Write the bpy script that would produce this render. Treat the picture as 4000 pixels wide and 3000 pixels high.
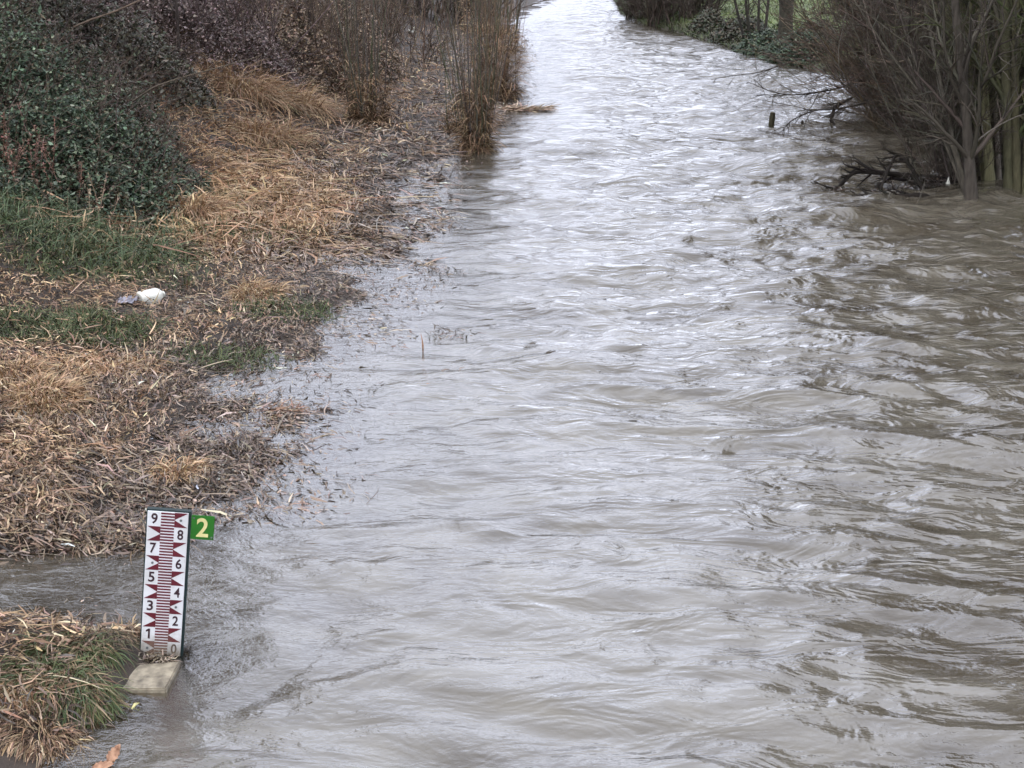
import bpy, math
import numpy as np
from math import radians

# ------------------------------------------------------------------ camera, sky, sun, exposure
sc = bpy.context.scene
for o in list(bpy.data.objects):
    bpy.data.objects.remove(o)
COL = sc.collection
CAM_H = 4.3
PITCH = radians(17.48)
LENS = 50.0
cam_d = bpy.data.cameras.new('camera')
cam = bpy.data.objects.new('camera', cam_d)
COL.objects.link(cam)
cam.location = (0, 0, CAM_H)
cam.rotation_euler = (radians(90) - PITCH, 0, 0)
cam_d.lens = LENS
cam_d.sensor_width = 36.0
cam_d.clip_end = 6000
sc.camera = cam

SUN_EL, SUN_AZ = radians(52), radians(215)      # behind the bridge, soft, through cloud
world = bpy.data.worlds.new('World')
sc.world = world
world.use_nodes = True
nt = world.node_tree
bg = nt.nodes['Background']
sky = nt.nodes.new('ShaderNodeTexSky')
sky.sky_type = 'NISHITA'
sky.sun_disc = False
sky.sun_elevation = SUN_EL
sky.sun_rotation = SUN_AZ
sky.dust_density = 3.0
hs = nt.nodes.new('ShaderNodeHueSaturation')
hs.inputs['Saturation'].default_value = 0.14
nt.links.new(sky.outputs[0], hs.inputs['Color'])
mx = nt.nodes.new('ShaderNodeMixRGB')            # an even layer of cloud over that sky
mx.inputs[0].default_value = 0.75
mx.inputs[2].default_value = (9.2, 9.65, 11.3, 1)
nt.links.new(hs.outputs[0], mx.inputs[1])
nt.links.new(mx.outputs[0], bg.inputs['Color'])
bg.inputs['Strength'].default_value = 0.11

sun_d = bpy.data.lights.new('sun', 'SUN')
sun_d.energy = 0.6
sun_d.angle = radians(35)
sun_d.color = (1.0, 0.97, 0.93)
sun = bpy.data.objects.new('sun', sun_d)
COL.objects.link(sun)
sun.rotation_euler = (radians(90) - SUN_EL, 0, radians(180) - SUN_AZ)
sun.location = (0, -10, 30)

sc.view_settings.view_transform = 'Standard'
sc.view_settings.look = 'None'
sc.view_settings.gamma = 1
sc.view_settings.exposure = 0.9
sc.cycles.max_bounces = 4
sc.cycles.diffuse_bounces = 2
sc.cycles.glossy_bounces = 2
sc.cycles.transparent_max_bounces = 8
sc.cycles.use_adaptive_sampling = True
sc.cycles.adaptive_threshold = .035
sc.cycles.caustics_reflective = False
sc.cycles.caustics_refractive = False

RNG = np.random.default_rng(11)

# ------------------------------------------------------------------ helpers: numbers
FPX = LENS / 36.0 * 4000
CP, SP = math.cos(PITCH), math.sin(PITCH)

def ray(u, v):
    return np.array([(u - 2000) / FPX, CP + (1500 - v) / FPX * SP, -SP + (1500 - v) / FPX * CP])

def at(u, v, z=0.0):
    d = ray(u, v)
    return d * (z - CAM_H) / d[2] + np.array([0, 0, CAM_H])

def aty(u, v, y):
    d = ray(u, v)
    return d * y / d[1] + np.array([0, 0, CAM_H])

def perlin(x, y, seed=0):
    x = np.asarray(x, float); y = np.asarray(y, float)
    xi = np.floor(x).astype(np.int64); yi = np.floor(y).astype(np.int64)
    xf = x - xi; yf = y - yi
    def g(ix, iy, dx, dy):
        h = (ix * 374761393 + iy * 668265263 + seed * 974711 + 1013) & 0xffffffff
        h = ((h ^ (h >> 13)) * 1274126177) & 0xffffffff
        h = (h ^ (h >> 16)) & 0xffffffff
        a = h / 4294967296.0 * 2 * np.pi
        return np.cos(a) * dx + np.sin(a) * dy
    u = xf ** 3 * (xf * (xf * 6 - 15) + 10); v = yf ** 3 * (yf * (yf * 6 - 15) + 10)
    a = g(xi, yi, xf, yf); b = g(xi + 1, yi, xf - 1, yf)
    c = g(xi, yi + 1, xf, yf - 1); d = g(xi + 1, yi + 1, xf - 1, yf - 1)
    return ((a + (b - a) * u) * (1 - v) + (c + (d - c) * u) * v) * 1.5

def fbm(x, y, seed=0, n=3):
    r = 0; a = 1; f = 1; s = 0
    for i in range(n):
        r = r + a * perlin(x * f, y * f, seed + i * 17); s += a; a *= .5; f *= 2.03
    return r / s

def sst(a, b, x):
    t = np.clip((x - a) / (b - a), 0, 1)
    return t * t * (3 - 2 * t)

# ------------------------------------------------------------------ helpers: objects
def link(name, me, mat=None, parent=None):
    o = bpy.data.objects.new(name, me)
    COL.objects.link(o)
    if parent is not None:
        o.parent = parent
    if mat is not None and me is not None and not me.materials:
        me.materials.append(mat)
    return o

def tag(o, label=None, cat=None, group=None, kind=None):
    if label: o['label'] = label
    if cat: o['category'] = cat
    if group: o['group'] = group
    if kind: o['kind'] = kind
    return o

def thing(name, label, cat, loc=(0, 0, 0), group=None):
    o = bpy.data.objects.new(name, None)
    COL.objects.link(o)
    o.location = loc
    o.empty_display_size = .1
    bpy.context.view_layer.update
    return tag(o, label, cat, group)

def mesh_np(name, V, faces, col=None, smooth=False):
    """V (n,3); faces: list of int arrays (m,k) with the same k inside one array"""
    V = np.ascontiguousarray(V, np.float32)
    me = bpy.data.meshes.new(name)
    me.vertices.add(len(V)); me.vertices.foreach_set('co', V.ravel())
    li = np.concatenate([f.ravel() for f in faces]).astype(np.int32)
    tot = np.concatenate([np.full(len(f), f.shape[1], np.int32) for f in faces])
    st = np.concatenate([[0], np.cumsum(tot)[:-1]]).astype(np.int32)
    me.loops.add(len(li)); me.loops.foreach_set('vertex_index', li)
    me.polygons.add(len(tot)); me.polygons.foreach_set('loop_start', st)
    try:
        me.polygons.foreach_set('loop_total', tot)
    except Exception:
        pass
    if smooth:
        me.polygons.foreach_set('use_smooth', np.ones(len(tot), bool))
    me.update(calc_edges=True)
    if col is not None:
        a = me.color_attributes.new('Col', 'FLOAT_COLOR', 'POINT')
        c = np.ones((len(V), 4), np.float32); c[:, :3] = col
        a.data.foreach_set('color', c.ravel())
    return me

class Bag:
    """collects geometry with a colour on every point"""
    def __init__(self): self.V = []; self.F = {}; self.C = []; self.n = 0
    def add(self, V, F, C):
        V = np.asarray(V, float).reshape(-1, 3)
        for f in (F if isinstance(F, list) else [F]):
            f = np.asarray(f); self.F.setdefault(f.shape[1], []).append(f + self.n)
        C = np.asarray(C, float)
        if C.ndim == 1: C = np.tile(C, (len(V), 1))
        self.V.append(V); self.C.append(C); self.n += len(V)
        return self
    FINE = ('twigs', 'crown', 'foliage', 'blades', 'caught_straw', 'litter', 'stalks', 'stems', 'wands')
    def build(self, name, mat, parent=None, origin=(0, 0, 0), smooth=False):
        V = np.concatenate(self.V) - np.asarray(origin)
        me = mesh_np(name, V, [np.concatenate(f) for f in self.F.values()], np.concatenate(self.C), smooth)
        o = link(name, me, mat, parent)
        if parent is not None and name in self.FINE: o['kind'] = 'stuff'
        return o

def ribbons(bag, P, az, el, L, W, droop, col, K=2, roll=None, tip=.15, base=.6, wig=0.0):
    """bent blades: N ribbons of K quads"""
    P = np.asarray(P, float); N = len(P)
    t = np.linspace(0, 1, K + 1)
    hx, hy = np.cos(az), np.sin(az)
    ce, se = np.cos(el), np.sin(el)
    hor = (ce[:, None] * t + 0.35 * droop[:, None] * t ** 2) * L[:, None]
    ver = (se[:, None] * t - droop[:, None] * t ** 2) * L[:, None]
    sidew = 0
    if wig:
        sidew = RNG.normal(0, wig, (N, 1)) * L[:, None] * np.sin(t * np.pi)[None, :]
    X = P[:, 0, None] + hx[:, None] * hor - hy[:, None] * sidew
    Y = P[:, 1, None] + hy[:, None] * hor + hx[:, None] * sidew
    Z = P[:, 2, None] + ver
    C = np.stack([X, Y, Z], -1)
    if roll is None: roll = RNG.uniform(-.9, .9, N)
    side = np.stack([-hy * np.cos(roll), hx * np.cos(roll), np.sin(roll)], -1)
    w = np.interp(t, [0, .45, 1], [base, 1, tip])
    off = side[:, None, :] * (w[None, :, None] * W[:, None, None] * .5)
    V = np.stack([C - off, C + off], 2).reshape(N, -1, 3)        # N,(K+1)*2,3
    k = np.arange(K)
    f = np.stack([2 * k, 2 * k + 1, 2 * k + 3, 2 * k + 2], -1)
    F = (f[None] + (np.arange(N) * (K + 1) * 2)[:, None, None]).reshape(-1, 4)
    bag.add(V, F, np.repeat(col, (K + 1) * 2, 0))

def leaves(bag, P, az, el, L, W, col, fold=.25):
    N = len(P)
    d = np.stack([np.cos(az) * np.cos(el), np.sin(az) * np.cos(el), np.sin(el)], -1)
    s = np.stack([-np.sin(az), np.cos(az), np.zeros(N)], -1)
    n = np.cross(d, s)
    roll = RNG.normal(0, .5, N)[:, None]
    s2 = s * np.cos(roll) + n * np.sin(roll); n2 = np.cross(d, s2)
    L = L[:, None]; W = W[:, None]
    a = P; b = P + d * L * .5 + s2 * W * .5 - n2 * W * fold; c = P + d * L; e = P + d * L * .5 - s2 * W * .5 - n2 * W * fold
    V = np.stack([a, b, c, e], 1)
    i = (np.arange(N) * 4)[:, None]
    F = np.concatenate([i + np.array([[0, 1, 2]]), i + np.array([[0, 2, 3]])])
    bag.add(V, F, np.repeat(col, 4, 0))

def tubes(bag, P, R, col, S=4):
    """P (N,K,3), R (N,K)"""
    N, K, _ = P.shape
    T = np.gradient(P, axis=1); T /= np.linalg.norm(T, axis=-1, keepdims=True) + 1e-9
    ref = np.where(np.abs(T[..., 2:3]) > .8, np.array([1., 0, 0]), np.array([0, 0, 1.]))
    ref = np.where(np.abs(T[:, :1, 2:3]) > .8, np.array([1., 0, 0]), np.array([0, 0, 1.])) + 0 * ref
    A = np.cross(T, ref); A /= np.linalg.norm(A, axis=-1, keepdims=True) + 1e-9
    B = np.cross(T, A)
    th = np.arange(S) / S * 2 * np.pi
    V = P[:, :, None] + R[:, :, None, None] * (A[:, :, None] * np.cos(th)[:, None] + B[:, :, None] * np.sin(th)[:, None])
    k = np.arange(K - 1)[:, None] * S; s = np.arange(S)[None]
    f = np.stack([k + s, k + (s + 1) % S, k + S + (s + 1) % S, k + S + s], -1).reshape(-1, 4)
    F = (f[None] + (np.arange(N) * K * S)[:, None, None]).reshape(-1, 4)
    col = np.asarray(col, float)
    if col.ndim == 1: col = np.tile(col, (N, 1))
    bag.add(V, F, np.repeat(col, K * S, 0))

def grow(start, d, L, r0, r1, K=6, up=0.0, wig=.1, rng=RNG):
    """N curved stems: start (N,3), direction (N,3), length (N,)"""
    N = len(start)
    d = d / (np.linalg.norm(d, axis=1, keepdims=True) + 1e-9)
    P = np.zeros((N, K, 3)); P[:, 0] = start
    cur = d.copy()
    st = (L / (K - 1))[:, None]
    for k in range(1, K):
        cur = cur + rng.normal(0, wig, (N, 3)); cur[:, 2] += up
        cur /= np.linalg.norm(cur, axis=1, keepdims=True)
        P[:, k] = P[:, k - 1] + cur * st
    t = np.linspace(0, 1, K)
    R = np.asarray(r0)[:, None] * (1 - t) + np.asarray(r1)[:, None] * t
    return P, R

def spawn(P, R, n, t0, t1, ang, lf, K=5, up=.05, wig=.15, rfac=.6, rmin=.003, rng=RNG, bias=None):
    """n children on every stem"""
    N, K0, _ = P.shape
    t = rng.uniform(t0, t1, (N, n)) * (K0 - 1)
    i = np.minimum(t.astype(int), K0 - 2); f = (t - i)[..., None]
    ii = np.arange(N)[:, None]
    pos = (P[ii, i] * (1 - f) + P[ii, i + 1] * f).reshape(-1, 3)
    tan = (P[ii, i + 1] - P[ii, i]); tan /= np.linalg.norm(tan, axis=-1, keepdims=True) + 1e-9
    tan = tan.reshape(-1, 3)
    rad = (R[ii, i] * (1 - f[..., 0]) + R[ii, i + 1] * f[..., 0]).ravel()
    plen = np.repeat(np.linalg.norm(np.diff(P, axis=1), axis=2).sum(1), n)
    q = rng.normal(0, 1, tan.shape); q -= (q * tan).sum(1, keepdims=True) * tan
    q /= np.linalg.norm(q, axis=1, keepdims=True)
    a = rng.uniform(ang[0], ang[1], len(tan))[:, None]
    d = tan * np.cos(a) + q * np.sin(a)
    if bias is not None: d = d + np.asarray(bias)
    L = plen * rng.uniform(lf[0], lf[1], len(tan)) * (1 - .5 * (t.ravel() / (K0 - 1)))
    r0 = np.maximum(rad * rfac, rmin); r1 = np.maximum(r0 * .35, rmin * .7)
    return grow(pos, d, L, r0, r1, K, up, wig, rng)

def vary(base, n, s=.15, hue=.06, rng=RNG):
    base = np.asarray(base, float)
    k = np.exp(rng.normal(0, s, (n, 1)))
    return np.clip(base * k * np.exp(rng.normal(0, hue, (n, 3))), 0.004, .85)

def pick(cols, n, w=None, s=.18, hue=.05, rng=RNG):
    cols = np.asarray(cols, float)
    i = rng.choice(len(cols), n, p=None if w is None else np.asarray(w) / np.sum(w))
    return np.clip(cols[i] * np.exp(rng.normal(0, s, (n, 1))) * np.exp(rng.normal(0, hue, (n, 3))), .004, .85)

# ------------------------------------------------------------------ materials
def mat_vcol(name, rough=.8, spec=.2, bump=0, scale=60, grain=.0):
    m = bpy.data.materials.new(name); m.use_nodes = True
    n = m.node_tree; b = n.nodes['Principled BSDF']
    a = n.nodes.new('ShaderNodeAttribute'); a.attribute_name = 'Col'
    out = a.outputs['Color']
    if grain:
        tx = n.nodes.new('ShaderNodeTexNoise'); tx.inputs['Scale'].default_value = scale; tx.inputs['Detail'].default_value = 4
        geo = n.nodes.new('ShaderNodeNewGeometry'); mpg = n.nodes.new('ShaderNodeMapping'); mpg.inputs['Scale'].default_value = (1, 1, .22)
        n.links.new(geo.outputs['Position'], mpg.inputs['Vector']); n.links.new(mpg.outputs[0], tx.inputs['Vector'])
        mp = n.nodes.new('ShaderNodeMapRange'); mp.inputs[1].default_value = .3; mp.inputs[2].default_value = .7
        mp.inputs[3].default_value = 1 - grain; mp.inputs[4].default_value = 1 + grain
        n.links.new(tx.outputs[0], mp.inputs[0])
        mm = n.nodes.new('ShaderNodeMixRGB'); mm.blend_type = 'MULTIPLY'; mm.inputs[0].default_value = 1
        n.links.new(out, mm.inputs[1]); n.links.new(mp.outputs[0], mm.inputs[2]); out = mm.outputs[0]
        if bump:
            bp = n.nodes.new('ShaderNodeBump'); bp.inputs['Strength'].default_value = bump; bp.inputs['Distance'].default_value = .02
            n.links.new(tx.outputs[0], bp.inputs['Height']); n.links.new(bp.outputs[0], b.inputs['Normal'])
    n.links.new(out, b.inputs['Base Color'])
    b.inputs['Roughness'].default_value = rough
    b.inputs['Specular IOR Level'].default_value = spec
    return m

def mat_plain(name, col, rough=.6, spec=.4, var=.12, scale=14, bump=.15, dist=.004, stain=None):
    m = bpy.data.materials.new(name); m.use_nodes = True
    n = m.node_tree; b = n.nodes['Principled BSDF']
    tc = n.nodes.new('ShaderNodeTexCoord')
    tx = n.nodes.new('ShaderNodeTexNoise'); tx.inputs['Scale'].default_value = scale; tx.inputs['Detail'].default_value = 5
    n.links.new(tc.outputs['Object'], tx.inputs['Vector'])
    r = n.nodes.new('ShaderNodeValToRGB')
    c = np.asarray(col, float)
    lo, hi = c * (1 - var * 2), np.clip(c * (1 + var), 0, .9)
    r.color_ramp.elements[0].position = .3; r.color_ramp.elements[1].position = .65
    r.color_ramp.elements[0].color = (*(lo if stain is None else stain), 1)
    r.color_ramp.elements[1].color = (*hi, 1)
    n.links.new(tx.outputs[0], r.inputs[0]); n.links.new(r.outputs[0], b.inputs['Base Color'])
    b.inputs['Roughness'].default_value = rough; b.inputs['Specular IOR Level'].default_value = spec
    if bump:
        bp = n.nodes.new('ShaderNodeBump'); bp.inputs['Strength'].default_value = bump; bp.inputs['Distance'].default_value = dist
        n.links.new(tx.outputs[0], bp.inputs['Height']); n.links.new(bp.outputs[0], b.inputs['Normal'])
    return m

M_STRAW = mat_vcol('dry_straw', .75, .25)
M_WET = mat_vcol('wet_straw', .33, .6)
M_GREEN = mat_vcol('green_leaf', .5, .35)
M_BARK = mat_vcol('bark', .85, .2, .6, 22, .35)
M_TWIG = mat_vcol('twig', .8, .2)

# ground: dark wet soil and rotting litter; grass on the far right bank
def mat_ground():
    m = bpy.data.materials.new('soil'); m.use_nodes = True
    n = m.node_tree; b = n.nodes['Principled BSDF']
    a = n.nodes.new('ShaderNodeAttribute'); a.attribute_name = 'Col'
    geo = n.nodes.new('ShaderNodeNewGeometry')
    t1 = n.nodes.new('ShaderNodeTexNoise'); t1.inputs['Scale'].default_value = 9; t1.inputs['Detail'].default_value = 8; t1.inputs['Roughness'].default_value = .7
    n.links.new(geo.outputs['Position'], t1.inputs['Vector'])
    mp = n.nodes.new('ShaderNodeMapRange'); mp.inputs[1].default_value = .3; mp.inputs[2].default_value = .7; mp.inputs[3].default_value = .55; mp.inputs[4].default_value = 1.5
    n.links.new(t1.outputs[0], mp.inputs[0])
    mm = n.nodes.new('ShaderNodeMixRGB'); mm.blend_type = 'MULTIPLY'; mm.inputs[0].default_value = 1
    n.links.new(a.outputs['Color'], mm.inputs[1]); n.links.new(mp.outputs[0], mm.inputs[2])
    n.links.new(mm.outputs[0], b.inputs['Base Color'])
    bp = n.nodes.new('ShaderNodeBump'); bp.inputs['Strength'].default_value = .7; bp.inputs['Distance'].default_value = .03
    n.links.new(t1.outputs[0], bp.inputs['Height']); n.links.new(bp.outputs[0], b.inputs['Normal'])
    b.inputs['Roughness'].default_value = .7
    return m

def mat_water():
    m = bpy.data.materials.new('turbid_water'); m.use_nodes = True
    n = m.node_tree; N = n.nodes; K = n.links
    N.remove(N['Principled BSDF'])
    out = N['Material Output']
    geo = N.new('ShaderNodeNewGeometry')
    def noise(sx, sy, scale, detail, rough, dist=0.0):
        mpg = N.new('ShaderNodeMapping'); mpg.inputs['Scale'].default_value = (sx, sy, 1)
        K.new(geo.outputs['Position'], mpg.inputs['Vector'])
        t = N.new('ShaderNodeTexNoise'); t.inputs['Scale'].default_value = scale; t.inputs['Detail'].default_value = detail
        t.inputs['Roughness'].default_value = rough; t.inputs['Distortion'].default_value = dist
        K.new(mpg.outputs[0], t.inputs['Vector']); return t
    n1 = noise(.5, 1, 2.7, 3.4, .53, .65)
    n2 = noise(.6, 1, 13, 4, .6, .5)
    rough_a = N.new('ShaderNodeAttribute'); rough_a.attribute_name = 'chop'
    b1 = N.new('ShaderNodeBump'); b1.inputs['Distance'].default_value = .14
    K.new(rough_a.outputs['Fac'], b1.inputs['Strength']); K.new(n1.outputs[0], b1.inputs['Height'])
    b2 = N.new('ShaderNodeBump'); b2.inputs['Distance'].default_value = .010; b2.inputs['Strength'].default_value = .8
    K.new(n2.outputs[0], b2.inputs['Height']); K.new(b1.outputs[0], b2.inputs['Normal'])
    # reflectance of the rippled surface: low where a face is turned to the eye, high at grazing angles
    dt = N.new('ShaderNodeVectorMath'); dt.operation = 'DOT_PRODUCT'; K.new(geo.outputs['Incoming'], dt.inputs[1])
    inv = N.new('ShaderNodeMath'); inv.operation = 'SUBTRACT'; inv.use_clamp = True; inv.inputs[0].default_value = 1.0; K.new(dt.outputs['Value'], inv.inputs[1])
    pw = N.new('ShaderNodeMath'); pw.operation = 'POWER'; pw.inputs[1].default_value = 2.0; K.new(inv.outputs[0], pw.inputs[0])
    fr = N.new('ShaderNodeMath'); fr.operation = 'MULTIPLY_ADD'; fr.inputs[1].default_value = .67; fr.inputs[2].default_value = .05; K.new(pw.outputs[0], fr.inputs[0])
    gl = N.new('ShaderNodeBsdfGlossy'); gl.inputs['Roughness'].default_value = .05; gl.inputs['Color'].default_value = (.97, .98, 1, 1)
    K.new(b2.outputs[0], gl.inputs['Normal'])
    # body of the water: silt with slightly uneven cloudiness, and foam on the crests
    n0 = noise(.8, 1, 45, 2, .6)
    b3 = N.new('ShaderNodeBump'); b3.inputs['Distance'].default_value = .003; b3.inputs['Strength'].default_value = .8
    K.new(n0.outputs[0], b3.inputs['Height']); K.new(b2.outputs[0], b3.inputs['Normal'])
    K.new(b3.outputs[0], dt.inputs[0]); K.new(b3.outputs[0], gl.inputs['Normal'])
    n3 = noise(.6, 1, .9, 5, .62, 1.6)
    ramp = N.new('ShaderNodeValToRGB')
    ramp.color_ramp.elements[0].position = .35; ramp.color_ramp.elements[0].color = (.075, .062, .043, 1)
    ramp.color_ramp.elements[1].position = .65; ramp.color_ramp.elements[1].color = (.16, .144, .112, 1)
    K.new(n3.outputs[0], ramp.inputs[0])
    foam_a = N.new('ShaderNodeAttribute'); foam_a.attribute_name = 'foam'
    n4 = noise(.8, 1, 26, 3, .7, .6)
    th = N.new('ShaderNodeMath'); th.operation = 'MULTIPLY'; K.new(n4.outputs[0], th.inputs[0]); K.new(foam_a.outputs['Fac'], th.inputs[1])
    mr = N.new('ShaderNodeMapRange'); mr.inputs[1].default_value = .5; mr.inputs[2].default_value = .62; K.new(th.outputs[0], mr.inputs[0])
    mixc = N.new('ShaderNodeMixRGB'); mixc.inputs[2].default_value = (.72, .72, .7, 1)
    K.new(mr.outputs[0], mixc.inputs[0]); K.new(ramp.outputs[0], mixc.inputs[1])
    df = N.new('ShaderNodeBsdfDiffuse'); K.new(mixc.outputs[0], df.inputs['Color']); K.new(b1.outputs[0], df.inputs['Normal'])
    tr = N.new('ShaderNodeBsdfTransparent'); tr.inputs['Color'].default_value = (.72, .66, .55, 1)
    dep = N.new('ShaderNodeAttribute'); dep.attribute_name = 'cloud'
    m1 = N.new('ShaderNodeMixShader'); K.new(dep.outputs['Fac'], m1.inputs[0]); K.new(tr.outputs[0], m1.inputs[1]); K.new(df.outputs[0], m1.inputs[2])
    m2 = N.new('ShaderNodeMixShader'); K.new(fr.outputs[0], m2.inputs[0]); K.new(m1.outputs[0], m2.inputs[1]); K.new(gl.outputs[0], m2.inputs[2])
    K.new(m2.outputs[0], out.inputs['Surface'])
    return m

M_SOIL = mat_ground()
M_WATER = mat_water()

# ------------------------------------------------------------------ terrain
LSH = np.array([(-50, -2.2), (5, -2.6), (6.8, -2.62), (7.1, -2.5), (7.6, -2.2), (7.95, -2.15), (8.4, -2.5), (9.4, -2.6), (9.9, -2.45), (10.4, -2.35),
                (11.8, -2.3), (13.0, -2.5), (13.6, -2.9), (15.3, -2.2), (18, -1.9), (20.5, -2.35), (22, -1.7), (25, -2.2), (28, -1.9),
                (31, -1.5), (35, -.9), (40, -.5), (48, -.3), (60, -.25), (74, -.2), (90, 1.2), (104, 2.6), (150, 3.4), (400, 5), (3000, 8)])
RSH = np.array([(-50, 11), (0, 11), (15, 10.2), (24, 9.9), (30, 10.3), (36, 11.2), (46, 10.8), (52, 9.6), (57, 9.0), (62, 8.8), (66, 8.0),
                (75, 7.0), (84, 6.4), (104, 7.3), (150, 9), (400, 11), (3000, 14)])

def hz(x, y):
    x = np.asarray(x, float); y = np.asarray(y, float)
    xl = np.interp(y, LSH[:, 0], LSH[:, 1]); xr = np.interp(y, RSH[:, 0], RSH[:, 1])
    s = xl - x; q = x - xr
    amp = np.clip(y / 14, .6, 2.0)
    rag = fbm(x * .9, y * .55, 5, 3) * .09 * amp ** .4 + perlin(x * 2.6, y * 1.6, 9) * .035
    left = np.where(s > 0, .05 * s, np.where(s > -.75, .075 * s, -.056 + .24 * (s + .75)))
    left = np.where((s < 0) & (y < 10.3), left + .22 * s * sst(10.3, 9.6, y), left) + .26 * np.maximum(s - 2.6, 0) ** 1.15 * sst(2.2, 5, s) * sst(9, 14, y)
    left = np.where(left > 2.2, 2.2 + .25 * (1 - np.exp(-(left - 2.2))), left)
    # little landing beside the gauge and the backwater behind it
    left = left + .11 * sst(-.05, .3, s) * sst(8.3, 7.9, y)
    left = left - .19 * sst(8.2, 8.55, y) * sst(9.75, 9.2, y) * sst(-.6, .2, s)
    left = np.maximum(left, -1.0)
    right = np.where(q > 0, .35 * np.minimum(q, 1.6) + .03 * np.maximum(q - 1.6, 0), .22 * q)
    right = np.where(right > 2, 2 + .02 * (right - 2), np.maximum(right, -1.0))
    z = np.maximum(left, right)
    edge = sst(-3.5, -.4, np.maximum(s, q))
    rag = rag + .075 * np.abs(perlin(x * 2.6, y * 1.9, 19)) * sst(.2, 1.2, s) * sst(60, 30, y)
    return z + rag * edge

def ground_at(u, v):
    z = 0.0
    for i in range(25):
        p = at(u, v, z); z = .5 * z + .5 * float(hz(p[0], p[1]))
    p = at(u, v, z)
    return p

def gz(x, y): return float(hz(x, y))

# ground sheet: fine near, coarse to the horizon
ys = np.concatenate([np.linspace(-40, 5, 12)[:-1], 5 + (np.geomspace(1, 120, 330) - 1) / 119 * 115, np.geomspace(124, 2800, 24)])
xs = np.concatenate([-np.geomspace(26, 2500, 16)[::-1], np.linspace(-24, -6, 70), np.linspace(-5.85, 0.5, 90), np.linspace(.8, 8.5, 20), np.linspace(8.7, 14, 40), np.geomspace(14.6, 2500, 24)])
GX, GY = np.meshgrid(xs, ys)
GZ = hz(GX, GY)
def grid_faces(ny, nx):
    i = np.arange(ny - 1)[:, None] * nx + np.arange(nx - 1)[None]
    return np.stack([i, i + 1, i + nx + 1, i + nx], -1).reshape(-1, 4)
gx_, gy_ = GX.ravel(), GY.ravel()
xr_ = np.interp(gy_, RSH[:, 0], RSH[:, 1])
mead = sst(.2, 1.6, gx_ - xr_)[:, None]
far = sst(110, 200, gy_)[:, None] * (gx_ < 0)[:, None]
soil = np.array([.04, .029, .021]) * np.exp(fbm(gx_ * .8, gy_ * .8, 31)[:, None] * .5)
grass_c = np.array([.115, .145, .05]) * np.exp(fbm(gx_ * .3, gy_ * .3, 33)[:, None] * .4)
gc = soil * (1 - mead) + grass_c * mead
gc = gc * (1 - far) + np.array([.07, .09, .04]) * far
ground = link('ground', mesh_np('ground', np.stack([gx_, gy_, GZ.ravel()], -1), [grid_faces(len(ys), len(xs))], gc, True), M_SOIL)
tag(ground, kind='structure')

# ------------------------------------------------------------------ river
def wave(x, y):
    """height of the running water; choppier in the main current, slack along the near bank"""
    xl = np.interp(y, LSH[:, 0], LSH[:, 1])
    s = x - xl
    cur = sst(.6, 4.2, s + .35 * fbm(x * .3, y * .15, 71)) * sst(12.5, 8.5, x + 0 * y)
    mid = sst(9, 17, y + x * 1.2)
    amp = (.16 + .84 * cur) * (.45 + .55 * mid)
    # the streaks turn with the flow where it swings towards the right bank under the bridge
    turn = .45 * sst(17, 8, y) * sst(0, 4, x)
    c, sn = np.cos(turn), np.sin(turn)
    xx = x * c - y * sn; yy = x * sn + y * c
    xx = xx + .35 * fbm(x * .5, y * .5, 41); yy = yy + .28 * fbm(x * .6, y * .6, 43)
    w = .085 * perlin(xx * .42, yy * .95, 51)
    w = w + .066 * np.sqrt(perlin(xx * .7, yy * 1.75, 52) ** 2 + .008)
    w = w + .030 * np.sqrt(perlin(xx * 1.5, yy * 3.5, 53) ** 2 + .012)
    w = w + .010 * perlin(xx * 3.2, yy * 7.0, 54)
    w = w * amp * 1.6
    # slow swirling heave of the deep water, everywhere
    sx = x + .5 * fbm(x * .5, y * .5, 81); sy = y + .5 * fbm(x * .5, y * .5, 83)
    w = w + .055 * fbm(sx * .8, sy * 1.2, 84, 3) + .014 * perlin(sx * 2.2, sy * 3.2, 86)
    w = w + .13 * perlin(sx * .30, sy * .52, 88) * sst(16, 24, y) * sst(75, 45, y) * sst(1.0, 2.6, s)
    # two boils over a sunken stone
    for (bx, by, a, r) in ((3.1, 14.7, .085, .55), (2.95, 13.5, .075, .6), (4.6, 11.6, .05, .5), (3.6, 17.4, .05, .7)):
        w = w + a * np.exp(-(((x - bx) / (r * 1.4)) ** 2 + ((y - by) / (r * .62)) ** 2))
    return w, amp

wy = np.concatenate([np.linspace(-20, 5, 8)[:-1], np.geomspace(5, 130, 820), np.geomspace(133, 2800, 30)])
nt_ = np.linspace(0, 1, 430)
left_e = np.interp(wy, [-20, 5, 12, 30, 100, 3000], [-6, -5.2, -4.6, -6, -5, -5])
right_e = np.interp(wy, [-20, 5, 20, 30, 100, 3000], [14, 9, 12.5, 14, 12, 18])
WX = left_e[:, None] + (right_e - left_e)[:, None] * nt_[None]
WY = np.repeat(wy[:, None], len(nt_), 1)
wx_, wy_ = WX.ravel(), WY.ravel()
wz_, chop = wave(wx_, wy_)
bed = hz(wx_, wy_)
shal = sst(.0, .35, -bed)
wz_ = wz_ * (.12 + .88 * shal)
wme = mesh_np('river', np.stack([wx_, wy_, wz_], -1), [grid_faces(len(wy), len(nt_))], None, True)
for nm, arr in (('chop', np.clip(.08 + .22 * shal + .7 * chop * (.15 + .85 * shal), 0, 1)), ('cloud', 1 - np.exp(-np.maximum(-bed, 0.004) / .16)),
                ('foam', np.clip(chop - .3, 0, 1) * sst(.055, .12, wz_) * sst(-.2, .35, fbm(wx_ * .55, wy_ * .4, 77)))):
    a_ = wme.attributes.new(nm, 'FLOAT', 'POINT'); a_.data.foreach_set('value', arr.astype(np.float32))
river = link('river', wme, M_WATER)
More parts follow.
